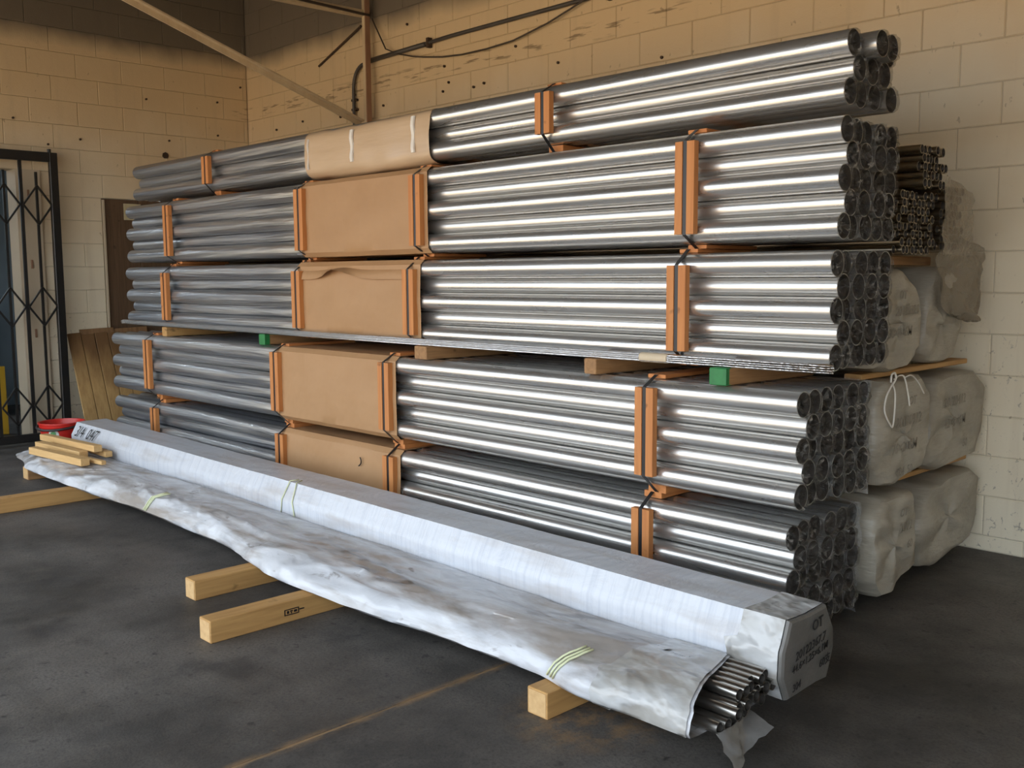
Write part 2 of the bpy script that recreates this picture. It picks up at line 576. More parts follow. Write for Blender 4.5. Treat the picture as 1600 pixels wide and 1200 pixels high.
def put(name, me, loc, parent, rot=None):
    """place shared mesh data as a part of a thing (loc in world)"""
    o = bpy.data.objects.new(name, me)
    link(o, parent)
    o.location = Vector(loc) - WL.get(parent.name, Vector((0, 0, 0)))
    if rot:
        o.rotation_euler = rot
    WL[o.name] = Vector(loc)
    return o


def text_mesh(txt, size, shear=0.0, offset=0.0):
    cu = bpy.data.curves.new('lettering', 'FONT')
    cu.body = txt
    cu.size = size
    cu.shear = shear
    cu.offset = offset
    cu.extrude = 0.0006
    cu.resolution_u = 3
    t = bpy.data.objects.new('lettering', cu)
    COL.objects.link(t)
    bpy.context.view_layer.update()
    me = bpy.data.meshes.new_from_object(t.evaluated_get(bpy.context.evaluated_depsgraph_get()))
    bpy.data.objects.remove(t)
    bpy.data.curves.remove(cu)
    return me


def letter(txt, size, loc, xdir, updir, mat, parent, shear=0.15, offset=0.0, name='lettering'):
    me = text_mesh(txt, size, shear, offset)
    me.materials.clear()
    me.materials.append(MT[mat])
    x = Vector(xdir).normalized()
    y = Vector(updir)
    y = (y - x * y.dot(x)).normalized()
    z = x.cross(y)
    o = bpy.data.objects.new(name, me)
    link(o, parent)
    o.matrix_local = Matrix.Translation(Vector(loc) - WL.get(parent.name, Vector((0, 0, 0)))) @ Matrix((x, y, z)).transposed().to_4x4()
    return o


def nz(x, y, z, s=0):
    return noise.noise(Vector((x + s * 17.3, y + s * 5.1, z - s * 9.7)))


# ------------------------------------------------------------------ setting
XL, YW = -9.155, 5.21          # inner faces of the left wall and the back wall
XR, YO, ZC = 3.2, -0.42, 4.6   # right wall, plane of the open front, ceiling
COURSE, BLK = 0.207, 0.41
Z0 = 0.08

# floor: slabs on a dirt-filled joint
base = MB().box(((XL + XR) / 2, (YO + YW) / 2 - 0.3, -0.0362), (XR - XL + 0.4, YW - YO + 1.2, 0.07)).build('floor', 'joint_dirt')
tag(base, 'dark worn concrete warehouse floor', kind='structure')
JX = -2.55
MB().box(((XL - 0.15 + JX - 0.006) / 2, (YO - 0.6 + YW + 0.1) / 2, -0.011), (JX - 0.006 - XL + 0.15, YW - YO + 0.7, 0.022)).build('slab', 'floor', base)
MB().box(((JX + 0.007 + XR) / 2, (YO - 0.6 + YW + 0.1) / 2, -0.011), (XR - JX - 0.007, YW - YO + 0.7, 0.022)).build('slab', 'floor', base)
g = MB().box((-4, -61.2, -0.05), (160, 120, 0.08)).build('floor_yard', 'ground')
tag(g, 'pale concrete yard outside the open front', kind='structure')
c = MB().box(((XL + XR) / 2, (YO + YW) / 2, ZC + 0.06), (XR - XL + 0.8, YW - YO + 0.8, 0.12)).build('ceiling', 'ceiling')
tag(c, 'dark steel roof over the bay', kind='structure')
# front lintel and right wall (behind and beside the camera)
lt = MB().box(((XL + XR) / 2, YO, 3.775), (XR - XL + 0.6, 0.2, 1.65)).build('wall_front', 'plain_wall')
tag(lt, 'lintel wall above the open front', kind='structure')
rw = MB().box((XR + 0.1, (YO + YW) / 2, ZC / 2), (0.2, YW - YO + 0.6, ZC)).build('wall_right', 'plain_wall')
tag(rw, 'cream side wall beside the viewer', kind='structure')

# block walls -----------------------------------------------------------------
STACK = [(205, 262), (475, 215), (1330, 62), (1385, 85), (1395, 245), (1445, 250), (1485, 310), (1480, 370), (1490, 600),
         (1530, 625), (1515, 760), (1510, 840), (1400, 930), (120, 700), (110, 660), (185, 640)]


def inside(p, poly):
    x, y = p
    r = False
    j = len(poly) - 1
    for i in range(len(poly)):
        xi, yi = poly[i]
        xj, yj = poly[j]
        if (yi > y) != (yj > y) and x < (xj - xi) * (y - yi) / (yj - yi) + xi:
            r = not r
        j = i
    return r


def seen(pts):
    for p in pts:
        q = in_view(p)
        if q and -5 < q[0] < 1605 and -5 < q[1] < 1205 and not inside(q, STACK):
            return True
    return False


_blk = {}


def block_mesh(w, h):
    k = (round(w, 3), round(h, 3))
    if k not in _blk:
        b, d = 0.0035, 0.05
        a, e = w / 2, h / 2
        vs_ = [(-a, 0, -e), (a, 0, -e), (a, 0, e), (-a, 0, e), (-a, -d + b, -e), (a, -d + b, -e), (a, -d + b, e), (-a, -d + b, e),
               (-a + b, -d, -e + b), (a - b, -d, -e + b), (a - b, -d, e - b), (-a + b, -d, e - b)]
        fs = [(8, 9, 10, 11)]
        for i in range(4):
            j = (i + 1) % 4
            fs += [(4 + i, 4 + j, 8 + j, 8 + i), (i, j, 4 + j, 4 + i)]
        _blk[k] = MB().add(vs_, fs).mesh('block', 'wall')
    return _blk[k]


def block_wall(wall, frame, u0, u1, ztop, joint_even, joint_odd, holes):
    """frame(u, out, z) -> world point; u runs along the wall, out is towards the room"""
    rest = MB()
    kmax = int((ztop - Z0) / COURSE)
    cnt = 0
    rotz = frame.rotz
    for k in range(-1, kmax + 1):
        za, zb = max(0.002, Z0 + k * COURSE), min(ztop, Z0 + (k + 1) * COURSE)
        j0 = joint_even if k % 2 == 0 else joint_odd
        u = j0 - math.ceil((j0 - u0) / BLK) * BLK
        while u < u1:
            segs = [(max(u, u0), min(u + BLK, u1))]
            for (h0, h1, hz0, hz1) in holes:
                if za < hz1 - 0.02 and zb > hz0 + 0.02:
                    ns = []
                    for a, b in segs:
                        if b <= h0 or a >= h1:
                            ns.append((a, b))
                        else:
                            if a < h0:
                                ns.append((a, h0))
                            if b > h1:
                                ns.append((h1, b))
                    segs = ns
            for a, b in segs:
                if b - a < 0.03:
                    continue
                w, h = b - a - 0.005, zb - za - 0.005
                cu, cz = (a + b) / 2, (za + zb) / 2
                cen = frame(cu, 0.05, cz)
                corners = [frame(a + 0.05, 0.05, za + 0.04), frame(b - 0.05, 0.05, za + 0.04), frame(a + 0.05, 0.05, zb - 0.04), frame(b - 0.05, 0.05, zb - 0.04)]
                if cnt < 299 and seen(corners):
                    o = put('block', block_mesh(w, h), frame(cu, random.uniform(-0.0015, 0.0015), cz), wall, (0, 0, rotz))
                    cnt += 1
                else:
                    o_, d_ = frame(cu, 0.025, cz), frame(cu + 1, 0.025, cz)
                    if rotz == 0:
                        rest.box(o_, (w, 0.05, h))
                    else:
                        rest.box(o_, (0.05, w, h))
            u += BLK
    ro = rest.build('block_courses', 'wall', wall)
    tag(ro, kind='stuff')


class FB:
    rotz = 0.0

    def __call__(self, u, out, z):
        return Vector((u, YW + 0.05 - out, z))


class FL:
    rotz = math.pi / 2

    def __call__(self, u, out, z):
        return Vector((XL - 0.05 + out, u, z))


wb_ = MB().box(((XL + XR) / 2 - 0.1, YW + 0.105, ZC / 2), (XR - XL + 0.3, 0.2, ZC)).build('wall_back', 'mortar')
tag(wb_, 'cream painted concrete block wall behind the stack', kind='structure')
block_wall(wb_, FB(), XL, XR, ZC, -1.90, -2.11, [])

DOOR = (1.75, 3.0, -1, 2.36)
PAN = (3.70, 4.75, -1, 2.15)
wl = MB()
wx = XL - 0.105
for (y0, y1, z0, z1) in ((YO - 0.1, 1.75, 0, ZC), (1.75, 3.0, 2.36, ZC), (3.0, 3.70, 0, ZC), (3.70, 4.75, 2.15, ZC), (4.75, YW, 0, ZC)):
    wl.box((wx, (y0 + y1) / 2, (z0 + z1) / 2), (0.2, y1 - y0, z1 - z0))
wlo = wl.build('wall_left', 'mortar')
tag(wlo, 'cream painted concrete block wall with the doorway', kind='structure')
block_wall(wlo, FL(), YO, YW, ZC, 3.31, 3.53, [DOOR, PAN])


def bolt(wall, p, n, r=0.012):
    MB().tube([p, Vector(p) + Vector(n) * 0.018], r, 7).build('bolt', 'rust', wall)


for y, z in ((4.162, 3.079), (3.537, 2.656), (4.37, 2.718), (4.874, 2.812), (2.982, 2.788), (3.258, 2.59), (5.136, 3.305), (4.88, 3.131)):
    bolt(wlo, (XL - 0.004, y, z), (1, 0, 0), 0.010)
bolt(wlo, (XL - 0.004, 4.325, 2.578), (1, 0, 0), 0.03)
for x, z in ((-6.558, 3.461), (-8.606, 2.841), (-8.14, 2.867), (-7.528, 2.837), (-6.897, 2.858), (-3.978, 2.794), (-4.878, 2.9), (-5.644, 2.868), (-5.76, 2.855),
             (-6.1, 3.06), (-6.05, 2.93), (-6.12, 2.87), (-7.3, 3.0), (-5.3, 3.08)):
    bolt(wb_, (x, YW + 0.004, z), (0, -1, 0), 0.010)

# doorway jamb boards and the boarded opening
jb = MB().box((XL + 0.012, 3.085, 1.18), (0.03, 0.17, 2.36), bev=0.004).build('trim_1', 'plain_wall')
tag(jb, 'cream timber jamb of the gated doorway', kind='structure')
MB().box((XL - 0.10, 2.985, 1.18), (0.22, 0.03, 2.36)).build('reveal', 'plain_wall', jb)
for z in (2.15, 1.55, 0.95):
    MB().box((XL + 0.032, 3.06, z), (0.008, 0.018, 0.075), bev=0.003).build('hinge', 'col_rust', jb)

# room seen through the doorway
rm = MB()
rm.box((-12.05, 2.0, 1.5), (0.1, 5.0, 3.0)).box((-10.73, 4.3, 1.5), (2.7, 0.1, 3.0)).box((-10.73, -0.3, 1.5), (2.7, 0.1, 3.0))
rm.box((-10.73, 2.0, 3.05), (2.7, 4.7, 0.1))
ro = rm.build('wall_store_room', 'room')
tag(ro, 'blue-grey walls of the store room behind the gate', kind='structure')
fl = MB().box((-10.7, 2.0, -0.02), (2.75, 5.0, 0.04)).build('floor_store_room', 'floor')
tag(fl, 'dark floor of the store room', kind='structure')
ld = bpy.data.lights.new('store_room_fill', 'AREA')  # added fill light to brighten the room, not a known source
ld.shape = 'RECTANGLE'
ld.size, ld.size_y = 0.2, 1.2
ld.energy = 32
ld.color = (0.78, 0.9, 1.0)
lo = bpy.data.objects.new('store_room_fill', ld)
COL.objects.link(lo)
lo.location = (-11.4, 1.6, 2.9)
MB().box((-11.4, 1.6, 2.955), (0.26, 1.3, 0.09), bev=0.01).build('fill_housing', 'white', ro)  # made-up housing added over the fill light

print('setting done', len(bpy.data.objects))

# ------------------------------------------------------------------ pipe stack
D = 0.100
PITCHR = D * 0.866
PLEN = 6.1


def hollow_mesh(name, r, t, L, n, mats, inner_len=None):
    """open tube along +X from 0 to L with a bore"""
    m = MB()

    def ring(x, rr):
        return [Vector((x, rr * math.cos(2 * math.pi * k / n), rr * math.sin(2 * math.pi * k / n))) for k in range(n)]
    m.loft([ring(0, r), ring(L, r)][::-1], mi=0)
    il = inner_len or L
    m.loft([ring(L - il, r - t), ring(L, r - t)], mi=1)
    m.loft([ring(L, r), ring(L, r - t)], mi=0)
    m.loft([ring(0, r - t), ring(0, r)], mi=0)
    me = m.mesh(name, mats, True)
    me.polygons.foreach_set('use_smooth', [len(set(round(me.vertices[i].co.x, 4) for i in p.vertices)) > 1 for p in me.polygons])
    return me


PIPE = hollow_mesh('pipe', D / 2 - 0.0004, 0.0025, PLEN, 30, ['steel', 'inner'])


def cap_mesh(seed, r):
    """crumpled clear sleeve end gathered over a pipe mouth"""
    n = 22
    rnd = random.Random(seed)
    ph = [rnd.uniform(0, 6.28) for _ in range(4)]
    cx, cy = rnd.uniform(-0.25, 0.25) * r, rnd.uniform(-0.35, 0.25) * r
    rings = []
    for x, s in ((-0.002, 1.004), (0.006, 1.002), (0.012, 0.95), (0.010, 0.78), (-0.002, 0.52), (-0.012, 0.25), (-0.006, 0.06)):
        rg = []
        for k in range(n):
            a = 2 * math.pi * k / n
            w = math.sin(3 * a + ph[0]) * 0.45 + math.sin(7 * a + ph[1]) * 0.35 + math.sin(11 * a + ph[2]) * 0.3
            amp = (1 - s) * 0.035 + (0.003 if 0.5 < s < 1 else 0)
            q = 1 - s
            jx = amp * w if s < 1 else 0
            rr = s * r * (1 + (0.05 * math.sin(5 * a + ph[3]) if 0.2 < s < 0.96 else 0))
            rg.append(Vector((x + jx, rr * math.cos(a) + cx * q, rr * math.sin(a) + cy * q)))
        rings.append(rg)
    m = MB().loft(rings, True)
    m.add(rings[-1], [tuple(range(n))])
    return m.mesh('film_cap', 'film', False)


CAPS = [cap_mesh(s, D / 2) for s in range(9)]


def octo(yf, yb, zb, zt, c, bulge=0.0):
    return [(yf, zb + c), (yf - bulge, (zb + zt) / 2), (yf, zt - c), (yf + c, zt), (yb - c, zt), (yb, zt - c), (yb, zb + c), (yb - c, zb), (yf + c, zb)]


def strap_loop(path, x, w, t=0.0016):
    """closed band following a (y,z) outline"""
    m = MB()
    n = len(path)
    cen = Vector((sum(p[0] for p in path) / n, sum(p[1] for p in path) / n))
    ring_o, ring_i = [], []
    for p in path:
        d = (Vector(p) - cen).normalized() * t
        ring_o.append((p[0] + d.x, p[1] + d.y))
        ring_i.append(p)
    vs_ = []
    for (y, z) in ring_o:
        vs_ += [(x - w / 2, y, z), (x + w / 2, y, z)]
    for (y, z) in ring_i:
        vs_ += [(x - w / 2, y, z), (x + w / 2, y, z)]
    fs = []
    for i in range(n):
        j = (i + 1) % n
        fs.append((2 * i, 2 * i + 1, 2 * j + 1, 2 * j))
        fs.append((2 * n + 2 * i, 2 * n + 2 * j, 2 * n + 2 * j + 1, 2 * n + 2 * i + 1))
        fs.append((2 * i, 2 * j, 2 * n + 2 * j, 2 * n + 2 * i))
        fs.append((2 * i + 1, 2 * n + 2 * i + 1, 2 * n + 2 * j + 1, 2 * j + 1))
    return m.add(vs_, fs)


def grooved_batten(m, x, y0, y1, z0, z1, groove, side):
    """upright batten: two flats with a shallow strap groove between; side -1 faces the room"""
    w = 0.094
    yo = y0 if side < 0 else y1
    gi = yo - side * 0.006
    prof = [(-w / 2, y1 if side < 0 else y0), (-w / 2, yo), (-groove, yo), (-groove, gi), (groove, gi), (groove, yo), (w / 2, yo), (w / 2, y1 if side < 0 else y0)]
    if side > 0:
        prof = prof[::-1]
    rings = [[Vector((x + p, y, z)) for p, y in prof] for z in (z0, z1)]
    return m.loft(rings, True, True, True)


def wrapped(name, mat, parent, prof_fn, x0, x1, nx, amp, seed, rough=(3, 10), cap=False, mats=None):
    """closed paper or film sleeve; prof_fn(u) -> (y,z) outline"""
    rings = []
    for i in range(nx + 1):
        u = i / nx
        x = x0 + (x1 - x0) * u
        pr = prof_fn(u)
        cy = sum(p[0] for p in pr) / len(pr)
        cz = sum(p[1] for p in pr) / len(pr)
        rg = []
        for (y, z) in pr:
            d = Vector((y - cy, z - cz))
            d.normalize()
            a = amp * nz(x * rough[0], y * rough[1], z * rough[1], seed)
            rg.append(Vector((x, y + d.x * a, z + d.y * a)))
        rings.append(rg)
    return MB().loft(rings, True, cap, cap).build(name, mat, parent, True, auto=40)


def densify(poly, k):
    out = []
    n = len(poly)
    for i in range(n):
        a, b = poly[i], poly[(i + 1) % n]
        for j in range(k):
            t = j / k
            out.append((a[0] + (b[0] - a[0]) * t, a[1] + (b[1] - a[1]) * t))
    return out


def bundle(label, yc, zc, ncol, nrow, xend, posts, tb, tt, posts_z, sleeve=None, inset=0.022, jit=0.008, special=None, group='strapped steel pipe bundles'):
    """yc, zc: centre of the front top pipe; posts: X of the strapped battens"""
    zbot = zc - (nrow - 1) * PITCHR - D / 2
    ztop = zc + D / 2
    yf = yc - D / 2
    yb = yc + (ncol - 1) * D + D / 2
    root = empty('pipe_bundle', ((xend - PLEN / 2), (yf + yb) / 2, zbot - tb), label, 'pipes', group)
    rnd = random.Random(int(zc * 1000))
    for r in range(nrow):
        odd = r % 2
        for k in range(ncol - odd):
            y = yc + k * D + (D / 2 if odd else 0)
            z = zc - r * PITCHR
            xe = xend - (inset if not odd else 0) + rnd.uniform(-jit, jit)
            if not odd and k == 0:
                xe = xend - inset * 0.2 + rnd.uniform(-jit, jit) * 0.5
            if special and (r, k) in special:
                xe += special[(r, k)]
            p = put('pipe', PIPE, (xe - PLEN, y, z), root)
            cpm = CAPS[rnd.randrange(len(CAPS))]
            put('film_cap', cpm, (xe, y, z), p, (rnd.choice((0, 1, 2, 3, 4, 5)) * 1.05, 0, 0))
    th = 0.030
    zp0, zp1 = posts_z
    off = 0.006
    for px in posts:
        grooved_batten(MB(), px, yf - off - th, yf - off, zp0, zp1, 0.011, -1).build('batten', 'batten_z', root)
        grooved_batten(MB(), px, yb + off, yb + off + 0.02, zp0, zp1, 0.011, 1).build('batten', 'batten_z', root)
        MB().box((px, (yf + yb) / 2, ztop + tt / 2 + 0.001), (0.092, yb - yf - 0.10, tt - 0.002), bev=0.002).build('batten', 'batten_y', root)
        MB().box((px, (yf + yb) / 2, zbot - tb / 2 - 0.001), (0.092, yb - yf - 0.12, tb - 0.002), bev=0.002).build('batten', 'batten_y', root)
        a, b = yf - off - th + 0.0045, yb + off + 0.0155
        path = [(a, zp0 - 0.002), (a, zp1 + 0.002), (yf + 0.048, ztop + tt * 0.88), (yb - 0.048, ztop + tt * 0.88), (b, zp1 + 0.002), (b, zp0 - 0.002),
                (yb - 0.058, zbot - tb * 0.9), (yf + 0.058, zbot - tb * 0.9)]
        strap_loop(path, px, 0.018).build('strap', 'strap', root)
    if sleeve:
        x0, x1 = sleeve
        seed = zc * 3

        def prof(u):
            s = math.sin(math.pi * u)
            return densify(octo(yf - 0.0045, yb + 0.004, zbot - 0.003, ztop + 0.003, 0.027, 0.003 + 0.010 * s), 4)
        sl = wrapped('paper_sleeve', 'kraft', root, prof, x0, x1, 26, 0.004, seed)
    return root, dict(yf=yf, yb=yb, zt=ztop, zb=zbot)


B1, g1 = bundle('lowest pipe bundle of the stack, right behind the white wrapped pack', 3.31, 0.43, 6, 5, -1.885, (-7.22, -5.42, -4.30, -2.555), 0.034, 0.029, (0.10, 0.447),
                (-5.44, -4.225))
B2, g2 = bundle('second pipe bundle from the floor, with smooth kraft paper sleeve', 3.29, 0.943, 6, 5, -1.845, (-7.25, -5.42, -4.30, -2.525), 0.037, 0.018, (0.595, 0.962),
                (-5.44, -4.225))
B3, g3 = bundle('middle pipe bundle whose kraft sleeve has a gaping flap', 3.405, 1.4597, 5, 5, -1.785, (-7.15, -5.33, -4.22, -2.455), 0.018, 0.0172, (1.11, 1.46),
                (-5.35, -4.145))
B4, g4 = bundle('fourth pipe bundle from the floor, just under the beige wrapped one', 3.42, 1.942, 5, 5, -1.775, (-7.10, -5.30, -4.17, -2.43), 0.018, 0.018, (1.585, 1.955),
                (-5.32, -4.095))
B5, g5 = bundle('topmost pipe bundle with beige paper wrapping in the middle', 3.505, 2.263, 4, 3, -1.80, (-6.63, -3.31), 0.048, 0.012, (2.085, 2.275), None,
                special={(0, 1): 0.085, (0, 2): 0.07, (2, 3): 0.02, (2, 0): -0.01})

# B3: the flap of the kraft sleeve standing off the front
yf3, zt3 = g3['yf'], g3['zt']
rings = []
for i in range(31):
    u = i / 30
    x = -5.28 + (-4.27 + 5.28) * u
    s = math.exp(-((u - 0.42) / 0.16) ** 2)
    s2 = math.sin(math.pi * u)
    lowz = zt3 - 0.102 + 0.056 * s
    rg = []
    for (t, side) in ((0, 0), (0.25, 0), (0.5, 0), (0.75, 0), (1, 0), (1, 1), (0.75, 1), (0.5, 1), (0.25, 1), (0, 1)):
        z = zt3 - 0.030 + (lowz - (zt3 - 0.030)) * t
        if t < 0.35:
            y = yf3 + 0.022 - 0.034 * t / 0.35
        else:
            y = yf3 - 0.012 - (0.008 + 0.055 * s * s2) * (t - 0.35) / 0.65 - 0.012 * s2
        rg.append(Vector((x, y - (0.002 if side == 0 else 0), z)))
    rings.append(rg)
MB().loft(rings, True, True, True).build('sleeve_flap', 'kraft', B3, True, auto=50)

# B1: punched tab in the kraft sleeve
pts = [Vector((-4.60 + 0.035 * math.cos(a), g1['yf'] - 0.022, 0.385 + 0.030 * math.sin(a))) for a in [(-1.3 + 0.26 * i) for i in range(9)]]
MB().tube(pts, 0.0035, 5).build('torn_tab', 'strap', B1)

# B5: beige wrapping with tape
yf, yb, zb, zt = g5['yf'], g5['yb'], g5['zb'], g5['zt']


def prof5(u):
    s = math.sin(math.pi * u)
    sag = 0.012 * s
    n = 44
    out = []
    cy, cz = (yf + yb) / 2, (zb + zt) / 2 - 0.006
    hy, hz = (yb - yf) / 2 + 0.014, (zt - zb) / 2 + 0.010
    for k in range(n):
        a = 2 * math.pi * k / n
        e = 0.38
        ca, sa = math.cos(a), math.sin(a)
        y = cy - hy * math.copysign(abs(ca) ** e, ca)
        z = cz + hz * math.copysign(abs(sa) ** e, sa) - (sag if sa < 0 else 0)
        out.append((y, z))
    return out


wrapped('paper_wrapping', 'beige', B5, prof5, -5.37, -4.165, 34, 0.010, 4.0, (5, 12))
for (tx, z0, z1) in ((-4.87, zb + 0.05, zt - 0.04), (-4.30, zb + 0.05, zt - 0.03), (-5.33, zb + 0.04, zt - 0.05)):
    rings = []
    w = 0.030 if tx > -5 else 0.012
    for i in range(9):
        z = z0 + (z1 - z0) * i / 8
        y = yf - 0.021 - 0.004 * math.sin(i * 1.3)
        rings.append([Vector((tx - w / 2, y + 0.008, z)), Vector((tx - w / 2 + 0.003, y, z)), Vector((tx + w / 2 - 0.003, y - 0.001, z)), Vector((tx + w / 2, y + 0.008, z))])
    MB().loft(rings, True, True, True).build('tape_strip', 'tape', B5, False)

# clear film hanging loose at the back corner of the two lowest bundles
for (bd, gg, xe, sd_) in ((B1, g1, -1.87, 1), (B2, g2, -1.835, 2)):
    rings = []
    for i in range(13):
        t = i / 12
        z = gg['zb'] - 0.02 + (gg['zt'] - gg['zb'] + 0.02) * t
        rg = []
        for j in range(9):
            s = j / 8
            y = gg['yb'] - 0.03 + 0.045 * s + 0.008 * nz(t * 5, s * 4, 0, sd_)
            x = xe - 0.02 - 0.12 * s * (1 - 0.3 * math.sin(t * 6)) + 0.03 * nz(t * 6, s * 5, 3, sd_)
            rg.append(Vector((x, y, z)))
        rings.append(rg)
    MB().loft(rings, False).build('loose_film', 'clear', bd, True)

# ------------------------------------------------------------------ spacers between second and third bundle
zs0, zs1 = g2['zt'] + 0.0012, g3['zb'] - 0.0012


def spacer(x, y0, y1, w, label, mat='old_timber', green=False, dx=0.0, zt=None):
    zt = zt or zs1
    h = zt - zs0
    r = empty('timber_spacer', (x, (y0 + y1) / 2, zs0), label, 'timber', 'spacers between the pipe bundles')
    MB().bar((x, y0, zs0 + h / 2), (x + dx, y1, zs0 + h / 2), w, h, bev=0.004).build('body', mat, r)
    if green:
        MB().bar((x - dx * 0.01, y0 - 0.003, zs0 + h / 2), (x, y0 + 0.035, zs0 + h / 2), w + 0.003, h + 0.0012, bev=0.004).build('painted_end', 'green', r)


spacer(-7.06, 3.27, 3.84, 0.075, 'pine spacer under the far end of the thin rods', 'timber_y')
spacer(-5.66, 3.27, 3.84, 0.07, 'green-ended spacer beside the kraft sleeves', green=True)
spacer(-4.02, 3.24, 3.84, 0.11, 'dark weathered spacer right of the kraft sleeves', dx=0.05)
spacer(-2.85, 3.24, 3.84, 0.075, 'brown spacer just left of the strapped batten near the open pipe ends', dx=0.05)
spacer(-2.19, 3.24, 3.84, 0.075, 'green-ended spacer nearest the open pipe ends', green=True, dx=0.04)

# ------------------------------------------------------------------ thin rods in front of the third bundle
rr = empty('rod_bundle', (-4.78, 3.285, zs1), 'slim bundle of thin bright rods in front of the third pipe bundle', 'rods')
RODM = MB().tube([(0, 0, 0), (6.07, 0, 0)], 0.0045, 7).mesh('rod', 'rod', True)
rnd = random.Random(5)
for r in range(4):
    for k in range(3):
        put('rod', RODM, (-7.815 + rnd.uniform(-0.01, 0.012), 3.272 + k * 0.0094 + (0.0047 if r % 2 else 0), zs1 + 0.0055 + r * 0.0083), rr)
MB().tube([(-2.60, 3.283, zs1 + 0.018), (-2.46, 3.283, zs1 + 0.018)], 0.0205, 12).build('paper_band', 'label_tape', rr, True, auto=40)
rings = []
for i in range(161):
    x = -7.80 + 5.2 * i / 160
    rings.append([Vector((x, 3.283 + 0.020 * math.cos(a) * (1 + 0.25 * nz(x * 9, a, 1)), zs1 + 0.0185 + 0.0195 * math.sin(a) * (1 + 0.12 * nz(x * 9, a, 5)) * (1.0 if math.sin(a) > 0 else 0.9))) for a in [2 * math.pi * k / 10 for k in range(10)]])
MB().loft(rings, True).build('film_sleeve', 'clear', rr, True)


# ------------------------------------------------------------------ white wrapped pack lying in front of the stack
AX0, AX1 = -7.66, -1.55


def ayc(x):
    return 2.940 + (2.825 - 2.940) * (x - AX0) / (AX1 - AX0)


A_PROF = [(-0.160, 0.165), (-0.160, 0.250), (-0.115, 0.341), (0.110, 0.343), (0.160, 0.255), (0.163, 0.190), (0.120, 0.094), (-0.120, 0.092)]
A = empty('wrapped_pack', (-4.6, 2.88, 0.09), 'long white wrapped pack with a chamfered top edge, lying on the beams', 'package')
dp = densify(A_PROF, 4)


def a_ring(x, sc=1.0, amp=0.004, dx=None):
    rg = []
    for i, (y, z) in enumerate(dp):
        d = Vector((y, z - 0.217)).normalized()
        a = amp * (nz(x * 2.2, y * 9, z * 9, 3) + 0.5 * nz(x * 14, y * 5, z * 5, 4))
        rg.append(Vector((x + (dx(y, z) if dx else 0), ayc(x) + (y + d.x * a) * sc, 0.217 + (z - 0.217 + d.y * a) * sc)))
    return rg


nx = 150
x_cut = -1.62
rings = [a_ring(AX0 + (x_cut - AX0) * i / nx) for i in range(nx + 1)]
rings = [a_ring(AX0 - 0.01, 0.93)] + rings
MB().loft(rings, True, True, False).build('wrap', 'wrap', A, True, auto=28)
# overlapping end film and the flat end
rings = [a_ring(-1.74 + 0.175 * i / 8, 1.022, 0.007) for i in range(9)]
rings[0] = a_ring(-1.74, 1.02, 0.005, lambda y, z: 0.05 * nz(y * 12, z * 12, 2) + (0.06 if z > 0.25 else -0.02))
MB().loft(rings, True).build('end_film', 'grey_film', A, True, auto=28)
er = [a_ring(AX1 - 0.012, 1.02, 0.008), a_ring(AX1 - 0.002, 1.005, 0.006), a_ring(AX1 + 0.004, 0.95, 0.006), a_ring(AX1 + 0.006, 0.7, 0.006, lambda y, z: 0.006 * nz(y * 9, z * 9, 6)),
      a_ring(AX1 + 0.006, 0.4, 0.006, lambda y, z: 0.006 * nz(y * 9, z * 9, 7)), a_ring(AX1 + 0.006, 0.1, 0)]
ec = MB().loft(er, True, False, True).build('end_cover', 'wrap_end', A, True, auto=28)
ex = AX1 + 0.016
ye = ayc(AX1)
letter('OT', 0.048, (ex, ye - 0.005, 0.285), (0, 1, 0.10), (0, 0, 1), 'ink', A, 0.1, 0.0006)
letter('20122367.7', 0.040, (ex, ye - 0.105, 0.213), (0, 1, 0.14), (0, 0, 1), 'ink', A, 0.25, 0.0001)
letter('44.6×1.25×6.1M', 0.034, (ex, ye - 0.125, 0.176), (0, 1, 0.14), (0, 0, 1), 'ink', A, 0.25, 0.0001)
letter('60支', 0.036, (ex, ye + 0.045, 0.150), (0, 1, 0.12), (0, 0, 1), 'ink', A, 0.2, 0.0001)
letter('304', 0.034, (ex, ye - 0.12, 0.116), (0, 1, 0.14), (0, 0, 1), 'ink', A, 0.25, 0.0001)
bev_up = Vector((0, 0.045, 0.091)).normalized()
bx = -7.58
letter('3/4  047', 0.12, (bx, ayc(bx) - 0.172, 0.252), (1, -0.019, 0), bev_up, 'ink', A, 0.35, -0.0005)


def hug(x0, x1, s=1.018):
    """twine lying over the chamfer of the pack"""
    out = []
    path = [(-0.160, 0.165), (-0.160, 0.250), (-0.115, 0.341), (-0.07, 0.342)]
    for i, (y, z) in enumerate(path):
        t = i / (len(path) - 1)
        x = x0 + (x1 - x0) * t
        out.append(Vector((x, ayc(x) + y * s, 0.217 + (z - 0.217) * s + 0.002)))
    return out


for (xa, xb) in ((-4.57, -4.53), (-4.43, -4.50)):
    MB().tube(hug(xa, xb, 1.03), 0.0035, 5).build('twine', 'pale_string', A, True)

# ------------------------------------------------------------------ tarpaulin covered tubes
YFX = [(-7.95, 2.46), (-7.75, 2.42), (-7.21, 2.31), (-6.2, 2.31), (-5.55, 2.345), (-4.59, 2.325), (-3.70, 2.20), (-3.16, 2.215), (-2.67, 2.262), (-2.25, 2.27), (-2.01, 2.23), (-1.77, 2.245), (-1.5, 2.245)]


def yfront(x):
    for (a, ya), (b, yb_) in zip(YFX, YFX[1:]):
        if a <= x <= b:
            t = (x - a) / (b - a)
            t = t * t * (3 - 2 * t)
            return ya + (yb_ - ya) * t
    return YFX[0][1] if x < YFX[0][0] else YFX[-1][1]


T = empty('tarpaulin_pack', (-4.7, 2.45, 0.09), 'dirty white tarpaulin pack with bare tube ends, lowest in front', 'package')


